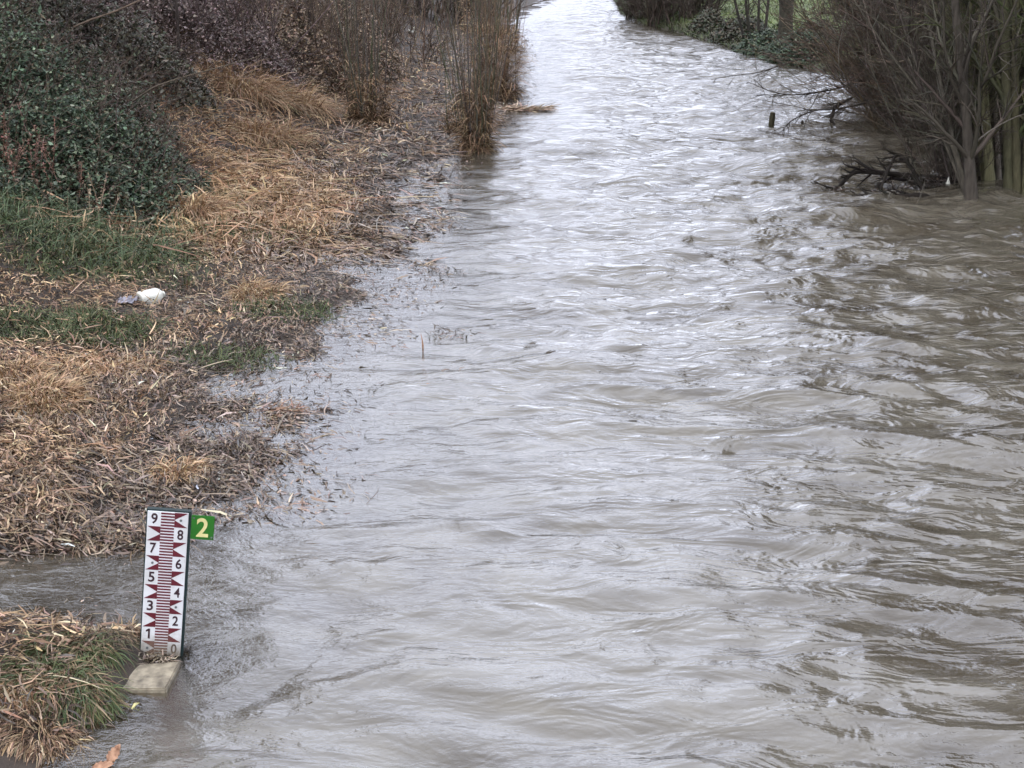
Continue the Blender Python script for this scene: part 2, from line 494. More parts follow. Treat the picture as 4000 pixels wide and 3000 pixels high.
tag(river, kind='structure')

# ------------------------------------------------------------------ litter on the left bank
def visible(x, y, m=1.4):
    Z = y * CP + CAM_H * SP
    return (np.abs(x) < 2000 / FPX * Z + m) & (y > 6.2)

def blob(x, y, cx, cy, rx, ry, rot=0, soft=.35):
    c, s = math.cos(rot), math.sin(rot)
    dx, dy = x - cx, y - cy
    r = np.hypot((dx * c + dy * s) / rx, (-dx * s + dy * c) / ry) + .35 * fbm(x * .9, y * .9, 3)
    return sst(1 + soft, 1 - soft, r)

def green_zone(x, y):
    g = blob(x, y, -4.9, 15.1, 1.05, .62, .1)                     # strip below the bottle
    g = np.maximum(g, blob(x, y, -6.0, 18.5, 1.9, 1.7, .2))
    g = np.maximum(g, blob(x, y, -5.1, 20.6, 1.0, 1.2) * .8)        # foot of the bramble
    g = np.maximum(g, blob(x, y, -3.55, 20.6, .8, .7) * .55)
    g = np.maximum(g, blob(x, y, -4.85, 22.6, .55, 1.5) * .8)
    g = np.maximum(g, blob(x, y, -2.7, 16.3, .7, .5) * .6)
    g = np.maximum(g, blob(x, y, -3.1, 14.4, .7, .35) * .5)
    g = np.maximum(g, blob(x, y, -4.6, 29.3, .8, 1.0) * .6)
    return g

def golden_zone(x, y):
    g = blob(x, y, -4.2, 24.0, 1.4, 4.8, .25)
    g = np.maximum(g, blob(x, y, -4.35, 20.6, .8, 1.2))
    g = np.maximum(g, blob(x, y, -4.2, 13.9, .75, .5) * .9)
    g = np.maximum(g, blob(x, y, -6.0, 29, 1.6, 4.0, .2) * .8)
    return g

C_LIT = [(.36, .245, .145), (.25, .16, .097), (.47, .34, .21), (.085, .057, .039), (.30, .21, .148), (.57, .44, .30)]
W_LIT = [4, 4.5, 2, 4.5, 3, .6]
C_GOLD = [(.43, .285, .165), (.37, .235, .13), (.52, .375, .235), (.24, .145, .085)]
C_GRN = [(.058, .078, .026), (.085, .108, .038), (.038, .052, .02), (.14, .14, .06)]

def left_points(n, y0, y1, pw):
    u = RNG.uniform(0, 1, n)
    a, b = y0 ** (1 - pw), y1 ** (1 - pw)
    y = (a + u * (b - a)) ** (1 / (1 - pw))
    xl = np.interp(y, LSH[:, 0], LSH[:, 1])
    Z = y * CP + CAM_H * SP
    lo = -2000 / FPX * Z - 1.2
    x = RNG.uniform(0, 1, n) * (xl + 1.3 - lo) + lo
    return x, y

dry = Bag(); wet = Bag(); grn = Bag(); gold = Bag()
for (n, y0, y1, pw, Lr, Wr, align, lift) in ((90000, 7.0, 21, 1.6, (.035, .13), (.007, .018), .7, .09), (80000, 7.0, 21, 1.6, (.012, .045), (.005, .014), 1.5, .05),
                                              (12000, 7.0, 24, 1.5, (.10, .30), (.006, .015), .42, .08), (5000, 7.0, 24, 1.5, (.04, .085), (.016, .03), 1.5, .08),
                                              (80000, 19, 70, 1.7, (.07, .22), (.013, .032), .8, .09), (14000, 19, 60, 1.6, (.25, .7), (.012, .026), .45, .14)):
    x, y = left_points(n, y0, y1, pw)
    z = hz(x, y)
    xl = np.interp(y, LSH[:, 0], LSH[:, 1]); s = xl - x
    patch = fbm(x * 1.1, y * .9, 61)
    keep = np.where(z < -.015, RNG.uniform(0, 1, n) < sst(-.20, .01, z + .20 * patch - .02) * .6, True)
    keep &= RNG.uniform(0, 1, n) < np.where(s > .3, sst(-.75, -.05, fbm(x * 1.7, y * 1.3, 64, 3)) * .8 + .2, 1)      # bare muddy gaps
    keep &= ~((y < 14.5) & (s < -.45) & (RNG.uniform(0, 1, n) > .35))
    keep &= ~((y < 10.0) & (s < -.12) & (RNG.uniform(0, 1, n) > .03))
    keep &= ~((x > -2.62) & (y > 7.4) & (y < 8.1))
    keep &= ~((y < 8.25) & (RNG.uniform(0, 1, n) > .3))
    keep &= ~((z < -.06) & (y < 9.8) & (RNG.uniform(0, 1, n) > .18))
    gz_ = green_zone(x, y); go_ = golden_zone(x, y)
    keep &= RNG.uniform(0, 1, n) > gz_ * .58
    x, y, z, s, go_, patch = x[keep], y[keep], z[keep], s[keep], go_[keep], patch[keep]
    m = len(x)
    zz = np.maximum(z, -.014) + RNG.uniform(0, 1, m) ** 2 * lift * np.where(z > .03, 1, .4)
    # combed by the flood: roughly along the river, swirling from place to place
    az = -1.0 + 1.6 * fbm(x * .5, y * .4, 66) + RNG.normal(0, align, m) + np.where(RNG.uniform(0, 1, m) < .5, 0, np.pi)
    el = np.abs(RNG.normal(.15, .5, m)) * np.where(z > .02, 1, .35) * (.35 if align < .5 else 1)
    L = RNG.uniform(*Lr, m) * np.exp(RNG.normal(0, .35, m)); W = RNG.uniform(*Wr, m) * np.exp(RNG.normal(0, .25, m))
    c = pick(C_LIT, m, W_LIT, .36)
    g = go_ > RNG.uniform(.2, .8, m)
    c[g] = pick(C_GOLD, g.sum())
    c *= np.exp(.4 * patch)[:, None]
    damp = sst(.17, .0, z + .06 * patch)
    c *= 1 - damp[:, None] * np.array([.34, .30, .20])
    iswet = RNG.uniform(0, 1, m) < damp * .9
    P = np.stack([x, y, zz], -1)
    dr = RNG.uniform(.0, .35, m)
    for bag, k in ((wet, iswet), (dry, ~iswet)):
        ribbons(bag, P[k], az[k], el[k], L[k], W[k], dr[k], c[k], 4 if align < .5 else 2, wig=.12 if align > .5 else .07, tip=.3)
tag(dry.build('dry_grass_litter', M_STRAW), 'flattened dry brown grass litter covering the river bank', 'litter', kind='stuff')
tag(wet.build('wet_grass_litter', M_WET), 'soaked grey brown litter washed up along the water edge', 'litter', kind='stuff')

# long golden straw draped down the bank
n = 26000
x, y = left_points(n, 11, 42, 1.4)
k = golden_zone(x, y) > RNG.uniform(.25, 1, n)
x, y = x[k], y[k]; m = len(x); z = hz(x, y)
sc_ = np.clip(y / 22, .6, 1.6)
ribbons(gold, np.stack([x, y, z], -1), -.6 + RNG.normal(0, .6, m) + .8 * fbm(x * .5, y * .5, 8), RNG.uniform(.35, 1.1, m), RNG.uniform(.22, .55, m) * sc_,
        RNG.uniform(.008, .016, m) * sc_, RNG.uniform(.35, 1.0, m), pick(C_GOLD, m, [3, 3, 2, 1.5]) * np.exp(.75 * fbm(x * 1.3, y * .9, 14))[:, None], 3, wig=.1)
tag(gold.build('golden_straw', M_STRAW), 'long golden straw drooping down the slope of the bank', 'straw', kind='stuff')

# green grass in patches
n = 120000
x, y = left_points(n, 12, 34, 1.4)
k = green_zone(x, y) > RNG.uniform(.1, 1.0, n)
x, y = x[k], y[k]; m = len(x); z = hz(x, y)
ribbons(grn, np.stack([x, y, z], -1), RNG.uniform(0, 6.28, m), RNG.uniform(.4, 1.3, m), RNG.uniform(.10, .28, m), RNG.uniform(.007, .013, m),
        RNG.uniform(.1, .6, m), pick(C_GRN, m, [4, 3, 3, .7]), 2)
k = (blob(x, y, -6.2, 19.2, 2.0, 1.6) > RNG.uniform(.2, 1, m)) & (RNG.uniform(0, 1, m) < .5)
mk = k.sum()
ribbons(grn, np.stack([x[k], y[k], z[k]], -1), RNG.uniform(0, 6.28, mk), RNG.uniform(.7, 1.4, mk), RNG.uniform(.25, .55, mk), RNG.uniform(.009, .016, mk), RNG.uniform(.2, .8, mk), pick([(.072, .10, .045), (.095, .13, .06), (.05, .072, .034), (.24, .19, .11)], mk, [3, 3, 3, 1.5]), 3)
tag(grn.build('green_grass', M_GREEN), 'short dark green grass in patches between the litter', 'grass', kind='stuff')

# the meadow beyond the right bank
mg = Bag(); n = 60000
y = RNG.uniform(46, 115, n); x = RNG.uniform(0, 1, n) ** 1.3 * 26 + np.interp(y, RSH[:, 0], RSH[:, 1]) - .1
k = visible(x, y, 2) & (x > 5); x, y = x[k], y[k]; m = len(x); z = hz(x, y)
low = sst(1.6, .2, x - np.interp(y, RSH[:, 0], RSH[:, 1]))
c = pick([(.125, .16, .055), (.16, .19, .07), (.09, .12, .045)], m) * (1 - .55 * low[:, None])
ribbons(mg, np.stack([x, y, z], -1), RNG.uniform(0, 6.28, m), RNG.uniform(.5, 1.3, m), RNG.uniform(.15, .4, m), RNG.uniform(.02, .05, m), RNG.uniform(.1, .5, m), c, 2)
tag(mg.build('meadow_grass', M_GREEN), 'green meadow grass on the far bank behind the tree trunk', 'grass', kind='stuff')

# ------------------------------------------------------------------ bramble thicket
def mound_leaves(bag, cx, cy, rx, ry, h, n, Lr, cols, w, depth=.3, seed=0, fade=None):
    a = RNG.uniform(0, 6.283, n); r = np.sqrt(RNG.uniform(0, 1, n))
    x = cx + rx * r * np.cos(a); y = cy + ry * r * np.sin(a)
    lump = 1 + .9 * fbm(x * .7, y * .7, seed, 3) + .5 * perlin(x * 1.9, y * 1.9, seed + 4)
    top = h * np.clip(1 - r ** 1.7, 0, 1) ** .75 * np.clip(lump, .05, 3)
    z = hz(x, y) + top - np.abs(RNG.normal(0, depth, n)) * np.clip(top, .05, 1) + np.where(RNG.uniform(0, 1, n) < .06, RNG.uniform(0, .3, n), 0)
    z = np.maximum(z, hz(x, y) + .02)
    P = np.stack([x, y, z], -1)
    cc = pick(cols, n, w, .3)
    if fade is not None:      # withered growth mixed in towards the back of the bush
        k = RNG.uniform(0, 1, n) < fade[2] * sst(fade[0], fade[1], y + 1.2 * fbm(x * .5, y * .5, 12))
        cc[k] = pick([(.13, .11, .075), (.17, .13, .10), (.08, .07, .05), (.10, .105, .065)], k.sum())
    leaves(bag, P, RNG.uniform(-3.14, 3.14, n), RNG.normal(-.25, .5, n), RNG.uniform(*Lr, n) * np.exp(RNG.normal(0, .3, n)), RNG.uniform(*Lr, n) * .75, cc)
    return P

C_BRAM = [(.052, .078, .045), (.085, .118, .068), (.028, .042, .027), (.17, .20, .135), (.12, .095, .06)]
def bramble(name, label, spots, n, Lr, cols, w, nst, fade=None):
    cx, cy = spots[0][0], spots[0][1]
    o = (cx, cy, gz(cx, cy))
    t = thing(name, label, 'bush', o)
    b = Bag(); st = Bag()
    tot = sum(s[2] * s[3] for s in spots)
    for i, (x, y, rx, ry, h) in enumerate(spots):
        mound_leaves(b, x, y, rx, ry, h, int(n * rx * ry / tot), Lr, cols, w, .28, 90 + i, fade)
        k = int(nst * rx * ry / tot)
        a = RNG.uniform(0, 6.28, k); r = np.sqrt(RNG.uniform(0, .8, k))
        px, py = x + rx * r * np.cos(a), y + ry * r * np.sin(a)
        S = np.stack([px, py, hz(px, py)], -1)
        d = np.stack([RNG.normal(0, .5, k), RNG.normal(0, .5, k), np.full(k, 1.)], -1)
        Pp, R = grow(S, d, RNG.uniform(.8, 1.5, k) * h * np.sqrt(1 - r ** 2 * .8) + .2, np.full(k, .008), np.full(k, .004), 6, -.12, .2)
        tubes(st, Pp, R, vary((.10, .075, .06), k), 3)
    b.build('foliage', M_GREEN, t, o); st.build('stems', M_TWIG, t, o)
    return t
bramble('bramble_bush', 'dense dark green bramble bush on the slope above the white container', [(-7.7, 22.6, 2.6, 2.6, 1.3), (-8.8, 25.5, 2.9, 2.6, 1.5), (-6.6, 21.4, 1.7, 1.7, .65), (-6.2, 23.6, 1.2, 1.6, .6), (-7.4, 20.0, 1.4, 1.2, .4)], 62000, (.04, .10), C_BRAM, [4, 3, 3, 1.6, 1.2], 1500, (22.5, 27, .75))
bramble('bramble_bush', 'olive brown tangle of bramble at the upper edge behind the dark green bush', [(-11.5, 30, 3.2, 3.0, 2.3), (-8.0, 30, 1.8, 2.2, 1.2)], 26000, (.06, .12), [(.12, .105, .07), (.09, .095, .06), (.16, .125, .10), (.06, .055, .042)], [3, 3, 2, 2], 700)

bramble('bramble_bush', 'purple brown withered tangle at the foot of the purple shrub', [(-7.2, 35, 2.2, 2.4, 1.5), (-9.0, 38, 2.2, 2.6, 1.7), (-11.5, 36, 2.2, 2.6, 1.6)], 34000, (.045, .10), [(.22, .165, .148), (.17, .125, .115), (.33, .26, .23), (.09, .068, .062)], [3, 3, 1.5, 2], 900)
bramble('bramble_bush', 'rusty brown withered tangle between straw mounds and thin trunks', [(-5.7, 38.5, 1.8, 2.6, 1.2), (-5.0, 44, 1.8, 3.0, 1.3), (-7.5, 45, 2.2, 3.0, 1.8)], 26000, (.055, .12), [(.26, .185, .125), (.20, .14, .095), (.36, .27, .18), (.09, .068, .052)], [3, 3, 1.5, 2], 700)
# rust coloured dead dock stalks in front of the brambles
def weed(name, label, x, y, n, h, cols, spread=.35, cat='plant', parts='stalks', W=(.012, .03)):
    o = (x, y, gz(x, y)); t = thing(name, label, cat, o); b = Bag()
    px, py = x + RNG.normal(0, spread, n), y + RNG.normal(0, spread, n)
    S = np.stack([px, py, hz(px, py)], -1)
    d = np.stack([RNG.normal(0, .25, n), RNG.normal(0, .25, n), np.ones(n)], -1)
    L = RNG.uniform(.6, 1.1, n) * h
    P, R = grow(S, d, L, np.full(n, .006), np.full(n, .004), 6, 0, .08)
    tubes(b, P, R, pick(cols, n), 3)
    k = 26
    idx = np.repeat(np.arange(n), k); tt = RNG.uniform(.3, 1, n * k) * 5; i = np.minimum(tt.astype(int), 4); f = (tt - i)[:, None]
    Q = P[idx, i] * (1 - f) + P[idx, i + 1] * f
    leaves(b, Q, RNG.uniform(-3.14, 3.14, len(Q)), RNG.uniform(-.3, 1.2, len(Q)), RNG.uniform(.03, .08, len(Q)), RNG.uniform(*W, len(Q)), pick(cols, len(Q)))
    b.build(parts, M_STRAW, t, o)
    return t
p = ground_at(120, 800)
weed('dock_plant', 'rusty pink dead dock stalks beside the bramble bush at the picture edge', -6.9, 20.2, 26, 1.0, [(.20, .10, .075), (.26, .15, .115), (.16, .085, .06)], .34)
weed('dock_plant', 'two pale dry stalks standing right of the rusty dock plant', -5.9, 20.1, 4, .75, [(.36, .27, .19), (.28, .2, .14)], .15)

# ------------------------------------------------------------------ tussocks and reed clumps
def tussock(name, label, x, y, n, h, r, cols, w=None, cat='grass tuft', lean=(0, 0), elr=(.6, 1.45), dro=(.1, .7), W=(.006, .014), mat=None, z=None, group=None, K=4, rxy=(1, 1)):
    z0 = gz(x, y) if z is None else z
    o = (x, y, z0); t = thing(name, label, cat, o, group); b = Bag()
    a = RNG.uniform(0, 6.28, n); rr = r * np.sqrt(RNG.uniform(0, 1, n))
    px, py = x + rr * np.cos(a) * rxy[0], y + rr * np.sin(a) * rxy[1]
    pz = np.maximum(hz(px, py), -.02) if z is None else np.full(n, z0)
    az = np.arctan2(np.sin(a) + RNG.normal(0, .6, n) + lean[1], np.cos(a) + RNG.normal(0, .6, n) + lean[0])
    ribbons(b, np.stack([px, py, pz], -1), az, RNG.uniform(*elr, n), h * RNG.uniform(.45, 1.1, n), RNG.uniform(*W, n), RNG.uniform(*dro, n), pick(cols, n, w), K, wig=.06)
    b.build('blades', mat or M_STRAW, t, o)
    return t
C_TUS = [(.28, .20, .12), (.075, .10, .04), (.13, .14, .06), (.38, .29, .19), (.14, .095, .06), (.10, .135, .07)]
def spot(u, v, z=None):
    q = ground_at(u, v) if z is None else at(u, v, z)
    return q[0], q[1]
FRONT = 'grass tufts hanging over the landing below the gauge'
for (u, v, h, n, cols, wts, lab) in (
        (190, 2640, .40, 1100, C_TUS, [2, 5, 4, 1.2, 3, 5], 'green and yellow grass tuft hanging over the water left of the gauge foot'),
        (280, 2560, .34, 900, C_TUS, [2, 5, 4, 1, 4, 3], 'olive grass tuft next to the slab under the gauge'),
        (270, 2680, .34, 900, C_TUS, [2, 5, 4, 1.2, 3, 5], 'pale green grass tuft drooping in front of the slab'),
        (40, 2700, .32, 800, C_GOLD + [(.16, .1, .06)], [3, 3, 2, 2, 2], 'orange brown dead grass tuft in the lower corner of the bank'),
        (360, 2490, .26, 800, [(.10, .085, .055), (.15, .13, .075), (.26, .19, .13), (.07, .06, .04)], None, 'dark matted grass mound touching the gauge post'),
        (150, 2880, .26, 700, C_LIT, W_LIT, 'brown flattened grass tuft trailing in the water at the lowest corner')):
    x, y = spot(u, v)
    tussock('grass_tuft', lab, x, y, int(n * 1.7), h * .64, .20, cols, wts, lean=(-.05, -1.2), elr=(.1, 1.25), dro=(.4, 1.5), W=(.003, .009), rxy=(1.25, .7))
# straw humps further up
for (u, v, h, n, r, lab) in (
        (180, 1560, .30, 1100, .30, 'golden straw hump at the left picture edge above the gauge'),
        (60, 1480, .26, 700, .25, 'small straw hump against the picture edge behind the golden one'),
        (760, 830, .5, 700, .4, 'pale arching straw tuft below the bramble bush'),
        (560, 720, .5, 260, .3, 'thin pale straw tuft between bramble and green grass'),
        (1050, 560, .7, 900, .6, 'broad golden straw mound in the middle of the bank'),
        (1170, 420, .8, 700, .6, 'bleached straw mound below the bare shrubs'),
        (1290, 230, .9, 500, .6, 'small tan straw tuft behind the bleached mound'),
        (950, 350, .9, 900, .9, 'brown straw mound at the foot of the purple thicket'),
        (700, 1850, .22, 400, .2, 'short tan straw tuft on the litter above the gauge'),
        (1000, 1150, .3, 500, .3, 'tan straw tuft between bottle and water edge')):
    x, y = spot(u, v)
    tussock('straw_tuft', lab, x, y, int(n * 1.5), h * (1.3 if y > 18 else 1.1), r, C_GOLD + [(.3, .22, .15)], [3, 2, 3, 1.5, 2], lean=(.6, -.6), elr=(.7, 1.5), dro=(.35, 1.1), W=(.008, .018) if y > 18 else (.006, .013))

# willow wands with straw caught round their feet
def wand_shrub(name, label, x, y, nw, h, r, col, nstraw, hs, straw_cols, rxy=(1, 1), wr=.011, twig=4, cat='shrub', leanx=0.0, z=None):
    z0 = gz(x, y); o = (x, y, z0); t = thing(name, label, cat, o)
    b = Bag()
    a = RNG.uniform(0, 6.28, nw); rr = r * np.sqrt(RNG.uniform(0, 1, nw))
    px, py = x + rr * np.cos(a) * rxy[0], y + rr * np.sin(a) * rxy[1]
    S = np.stack([px, py, hz(px, py) - .05], -1)
    d = np.stack([RNG.normal(0, .06, nw) + .10 * np.cos(a) + leanx, RNG.normal(0, .06, nw) + .1 * np.sin(a), np.ones(nw)], -1)
    P, R = grow(S, d, h * RNG.uniform(.65, 1.1, nw), RNG.uniform(.7, 1.5, nw) * wr, np.full(nw, wr * .35), 8, .02, .035)
    tubes(b, P, R, pick(col, nw), 5)
    b.build('wands', M_BARK, t, o, True)
    if twig:
        tb = Bag(); P2, R2 = spawn(P, R, twig, .3, .97, (.3, .8), (.12, .3), 4, .05, .12, .5, .0035)
        tubes(tb, P2, R2, pick(col, len(P2)), 3); tb.build('twigs', M_TWIG, t, o)
    if nstraw:
        sb = Bag(); n = nstraw
        a = RNG.uniform(0, 6.28, n); rr = r * 1.05 * np.sqrt(RNG.uniform(0, 1, n))
        px, py = x + rr * np.cos(a) * rxy[0], y + rr * np.sin(a) * rxy[1]
        base = np.maximum(hz(px, py), -.02) + RNG.uniform(0, 1, n) ** 2.2 * hs * .9
        ribbons(sb, np.stack([px, py, base], -1), a + RNG.normal(0, .9, n), RNG.uniform(.6, 1.57, n), hs * RNG.uniform(.12, .42, n), RNG.uniform(.012, .026, n), RNG.uniform(.2, 1.2, n), pick(straw_cols, n), 3, wig=.08)
        sb.build('caught_straw', M_STRAW, t, o)
    return t
C_WAND = [(.11, .10, .075), (.085, .075, .06), (.14, .125, .10), (.095, .10, .06)]
C_REED = [(.25, .165, .095), (.17, .11, .065), (.36, .25, .15), (.10, .065, .042)]
x, y = spot(1860, 590, 0)
wand_shrub('willow_shrub', 'tall willow wands with straw round the foot standing in the water', x, y, 34, 5.2, .27, C_WAND + [(.17, .12, .08), (.13, .095, .07)], 1900, 1.35, C_REED, (1, .8), .010, 9)
x, y = spot(1790, 520, 0)
wand_shrub('willow_shrub', 'low dead reed tuft on the bank side of the willow wands', x, y, 8, 2.2, .3, C_WAND, 900, .7, C_REED, (1, .8), .01)
x, y = spot(1940, 380, 0)
wand_shrub('willow_shrub', 'dense russet reed and wand thicket behind the willow in the water', x - .05, y, 38, 3.4, .6, [(.16, .10, .06), (.11, .08, .055)], 2300, 2.0, C_REED, (1, 1.6), .010)
x, y = spot(1440, 500, 0)
wand_shrub('willow_shrub', 'grey wands rising from a straw clump in the middle of the litter', x, y, 26, 4.2, .45, C_WAND, 1500, 1.1, C_REED, (1, .9), .013)
x, y = spot(1340, 420, 0)
wand_shrub('willow_shrub', 'thin brown wands left of the grey wand clump', x, y, 22, 4.0, .6, [(.13, .09, .065), (.1, .075, .06)], 900, 1.0, C_REED, (1.2, 1), .011)
x, y = spot(2000, 200, 0)
wand_shrub('willow_shrub', 'sparse twigs at the water edge beyond the russet reeds', x - .1, y, 14, 5.0, .7, C_WAND, 500, .9, C_REED, (1, 2), .016, 7)
x, y = spot(1960, 130, 0)
wand_shrub('willow_shrub', 'far clump of brown wands along the receding left shore', x - .6, y, 30, 6.0, 1.3, [(.12, .085, .065), (.09, .07, .055)], 1500, 1.6, C_REED, (1, 2), .02, 6)
# pale cut reeds lying in the water
x, y = spot(2040, 430, 0)
tussock('reed_heap', 'pale bleached reed heap lying in the water beside the russet reeds', x, y, 260, .5, .5, [(.5, .4, .31), (.42, .32, .24), (.34, .24, .17)], None, 'reeds', (1, -.3), (.0, .5), (0, .3), (.02, .04), M_STRAW, .02, rxy=(1.2, .5))

# bare thickets: many thin stems, branches and twigs
def thicket(name, label, x, y, ns, h, r, cols, rxy=(1, 1), lean=(0, 0), n2=7, n3=6, n4=0, wr=.022, splay=.35, cat='shrub', ang=(.25, .8), rmin=.004, S=5):
    z0 = gz(x, y); o = (x, y, z0); t = thing(name, label, cat, o)
    a = RNG.uniform(0, 6.28, ns); rr = r * np.sqrt(RNG.uniform(0, 1, ns))
    px, py = x + rr * np.cos(a) * rxy[0], y + rr * np.sin(a) * rxy[1]
    S0 = np.stack([px, py, hz(px, py) - .05], -1)
    d = np.stack([RNG.normal(0, splay, ns) + lean[0], RNG.normal(0, splay, ns) + lean[1], np.ones(ns)], -1)
    b = Bag(); P, R = grow(S0, d, h * RNG.uniform(.18, 1.1, ns), RNG.uniform(.6, 1.5, ns) * wr, np.full(ns, wr * .3), 8, .015, .07)
    tubes(b, P, R, pick(cols, ns), S); b.build('stems', M_BARK, t, o, True)
    tb = Bag()
    P2, R2 = spawn(P, R, n2, .03, .97, ang, (.25, .6), 6, .0, .12, .55, rmin * 1.5)
    tubes(tb, P2, R2, pick(cols, len(P2)), 3)
    P3, R3 = spawn(P2, R2, n3, .1, 1, ang, (.3, .6), 4, .01, .15, .6, rmin)
    tubes(tb, P3, R3, pick(cols, len(P3)), 3)
    if n4:
        P4, R4 = spawn(P3, R3, n4, .1, 1, ang, (.3, .7), 3, 0, .15, .6, rmin * .8)
        tubes(tb, P4, R4, pick(cols, len(P4)), 3)
    tb.build('crown', M_TWIG, t, o)
    return t
C_PURP = [(.155, .115, .105), (.125, .092, .086), (.20, .15, .135), (.09, .07, .064)]
C_BRN = [(.145, .107, .078), (.11, .08, .06), (.19, .142, .105), (.07, .053, .044)]
C_DARK = [(.06, .048, .039), (.085, .068, .055), (.115, .093, .076)]
thicket('bare_shrub', 'purple brown bare shrub behind the bramble bush', -7.6, 36, 44, 4.6, 1.9, C_PURP, n3=8, wr=.02, rmin=.006)
thicket('bare_shrub', 'reddish brown bare shrub between purple shrub and grey wands', -5.6, 40, 40, 4.6, 1.8, C_BRN, n3=8, wr=.02, rmin=.006)
thicket('bare_shrub', 'brown bare shrub filling the upper left corner', -13.5, 37, 44, 4.4, 2.4, C_BRN, n3=8, wr=.02, rmin=.006)
thicket('bare_shrub', 'grey brown bare shrub behind the purple one', -11, 47, 46, 6, 2.8, C_PURP, n3=8, wr=.025, rmin=.008)
thicket('bare_shrub', 'tall dark bare shrub behind the brown wands', -6.0, 54, 40, 6.5, 2.2, C_BRN, n3=8, wr=.03, rmin=.008)
thicket('bare_shrub', 'pale brown bare shrub nearer the water beyond the straw mounds', -3.6, 48, 26, 5.0, 1.4, C_BRN, n3=7, wr=.02, rmin=.007)
thicket('bare_shrub', 'blackish overhanging shrub far along the left bank', -4.6, 72, 50, 6.5, 2.2, C_DARK, lean=(.25, -.1), n3=9, wr=.045, rmin=.011)
thicket('bare_shrub', 'dark shrub leaning over the water at the far left shore', -1.8, 80, 40, 7, 1.6, C_DARK, lean=(.15, 0), n3=8, wr=.04, rmin=.011)
thicket('bare_shrub', 'distant brown thicket closing the left bank', -9, 85, 50, 9, 4.5, C_BRN, n3=8, wr=.05, rmin=.014)
thicket('bare_shrub', 'distant grey thicket above the purple shrubs', -18, 65, 50, 9, 4.5, C_PURP, n3=8, wr=.04, rmin=.012)

# thin dark trees on the left bank
def path_tube(bag, pts, rads, col, S=7, n=None):
    pts = np.asarray(pts, float); rads = np.asarray(rads, float)
    n = n or len(pts) * 4
    s = np.linspace(0, len(pts) - 1, n); i = np.arange(len(pts))
    # smooth by cubic-ish resampling
    P = np.stack([np.interp(s, i, pts[:, k]) for k in range(3)], -1)
    for _ in range(2):
        P[1:-1] = (P[:-2] + 2 * P[1:-1] + P[2:]) / 4
    R = np.interp(s, i, rads)
    tubes(bag, P[None], R[None] * np.exp(RNG.normal(0, .04, n))[None], np.asarray(col, float), S)
    return P[None], R[None]

def tree(name, label, stems, cols, n2=10, n3=6, n4=3, rmin=.006, up=.03, group=None, t0=.35, lf=(.2, .45), ang=(.4, 1.0), bias=None):
    """stems: lists of ((x,y,z),radius) from the foot up"""
    o = tuple(np.asarray(stems[0][0][0], float)); t = thing(name, label, 'tree', o, group)
    cb = Bag()
    for st in stems:
        tb = Bag()
        P, R = path_tube(tb, [q[0] for q in st], [q[1] for q in st], vary(cols[0], 1, .15, .02)[0], 9, len(st) * 5)
        tb.build('trunk', M_BARK, t, o, True)
        P2, R2 = spawn(P, R, n2, t0, .98, ang, lf, 7, up, .1, .5, rmin * 2, bias=bias)
        tubes(cb, P2, R2, pick(cols, len(P2)), 4)
        P3, R3 = spawn(P2, R2, n3, .15, 1, ang, (.3, .6), 5, up * .5, .13, .55, rmin)
        tubes(cb, P3, R3, pick(cols, len(P3)), 3)
        if n4:
            P4, R4 = spawn(P3, R3, n4, .15, 1, ang, (.35, .7), 4, 0, .15, .6, rmin * .8)
            tubes(cb, P4, R4, pick(cols, len(P4)), 3)
    cb.build('crown', M_TWIG, t, o)
    return t
def clinging(t, cx, cy, cz, rx, ry, rz, n, cols, seed=0):
    b = Bag(); g = RNG.normal(0, 1, (n, 3)); g /= np.linalg.norm(g, axis=1, keepdims=True)
    g *= RNG.uniform(.15, 1, (n, 1)) ** (1 / 2.4)
    P = np.array([cx, cy, cz]) + g * np.array([rx, ry, rz])
    k = fbm(P[:, 0] * .5 + P[:, 2] * .4, P[:, 1] * .5 - P[:, 2] * .3, seed) > -.12
    P = P[k]; m = len(P)
    leaves(b, P, RNG.uniform(-3.14, 3.14, m), RNG.normal(-.4, .6, m), RNG.uniform(.12, .24, m), RNG.uniform(.10, .18, m), pick(cols, m))
    o = b.build('withered_leaves', M_STRAW, t, tuple(t.location)); o['kind'] = 'stuff'
    return o
C_WITH = [(.075, .05, .032), (.055, .038, .026), (.10, .068, .042)]
def foot(u, v, z=None):
    q = ground_at(u, v) if z is None else at(u, v, z)
    return np.array(q) + np.array([0, 0, -.1])
C_LT = [(.055, .045, .038), (.08, .065, .055)]
for (u0, v0, u1, lab, r) in ((1205, 260, 1195, 'thin black trunk standing left of the wands on the left bank', .05), (1170, 230, 1150, 'slightly paler thin trunk leaning left beside the black one', .04),
                             (1330, 200, 1345, 'thin dark sapling at the back of the straw mounds', .035), (700, 260, 640, 'slender grey sapling above the bramble bush', .04)):
    q = foot(u0, v0); top = aty(u1, -500, q[1])
    tree('bare_sapling', lab, [[(q, r), (q + (top - q) * .3 + [.05, 0, 0], r * .9), (q + (top - q) * .65, r * .75), (top, r * .4)]], C_LT, 14, 6, 0, .006, t0=.15, lf=(.1, .25))

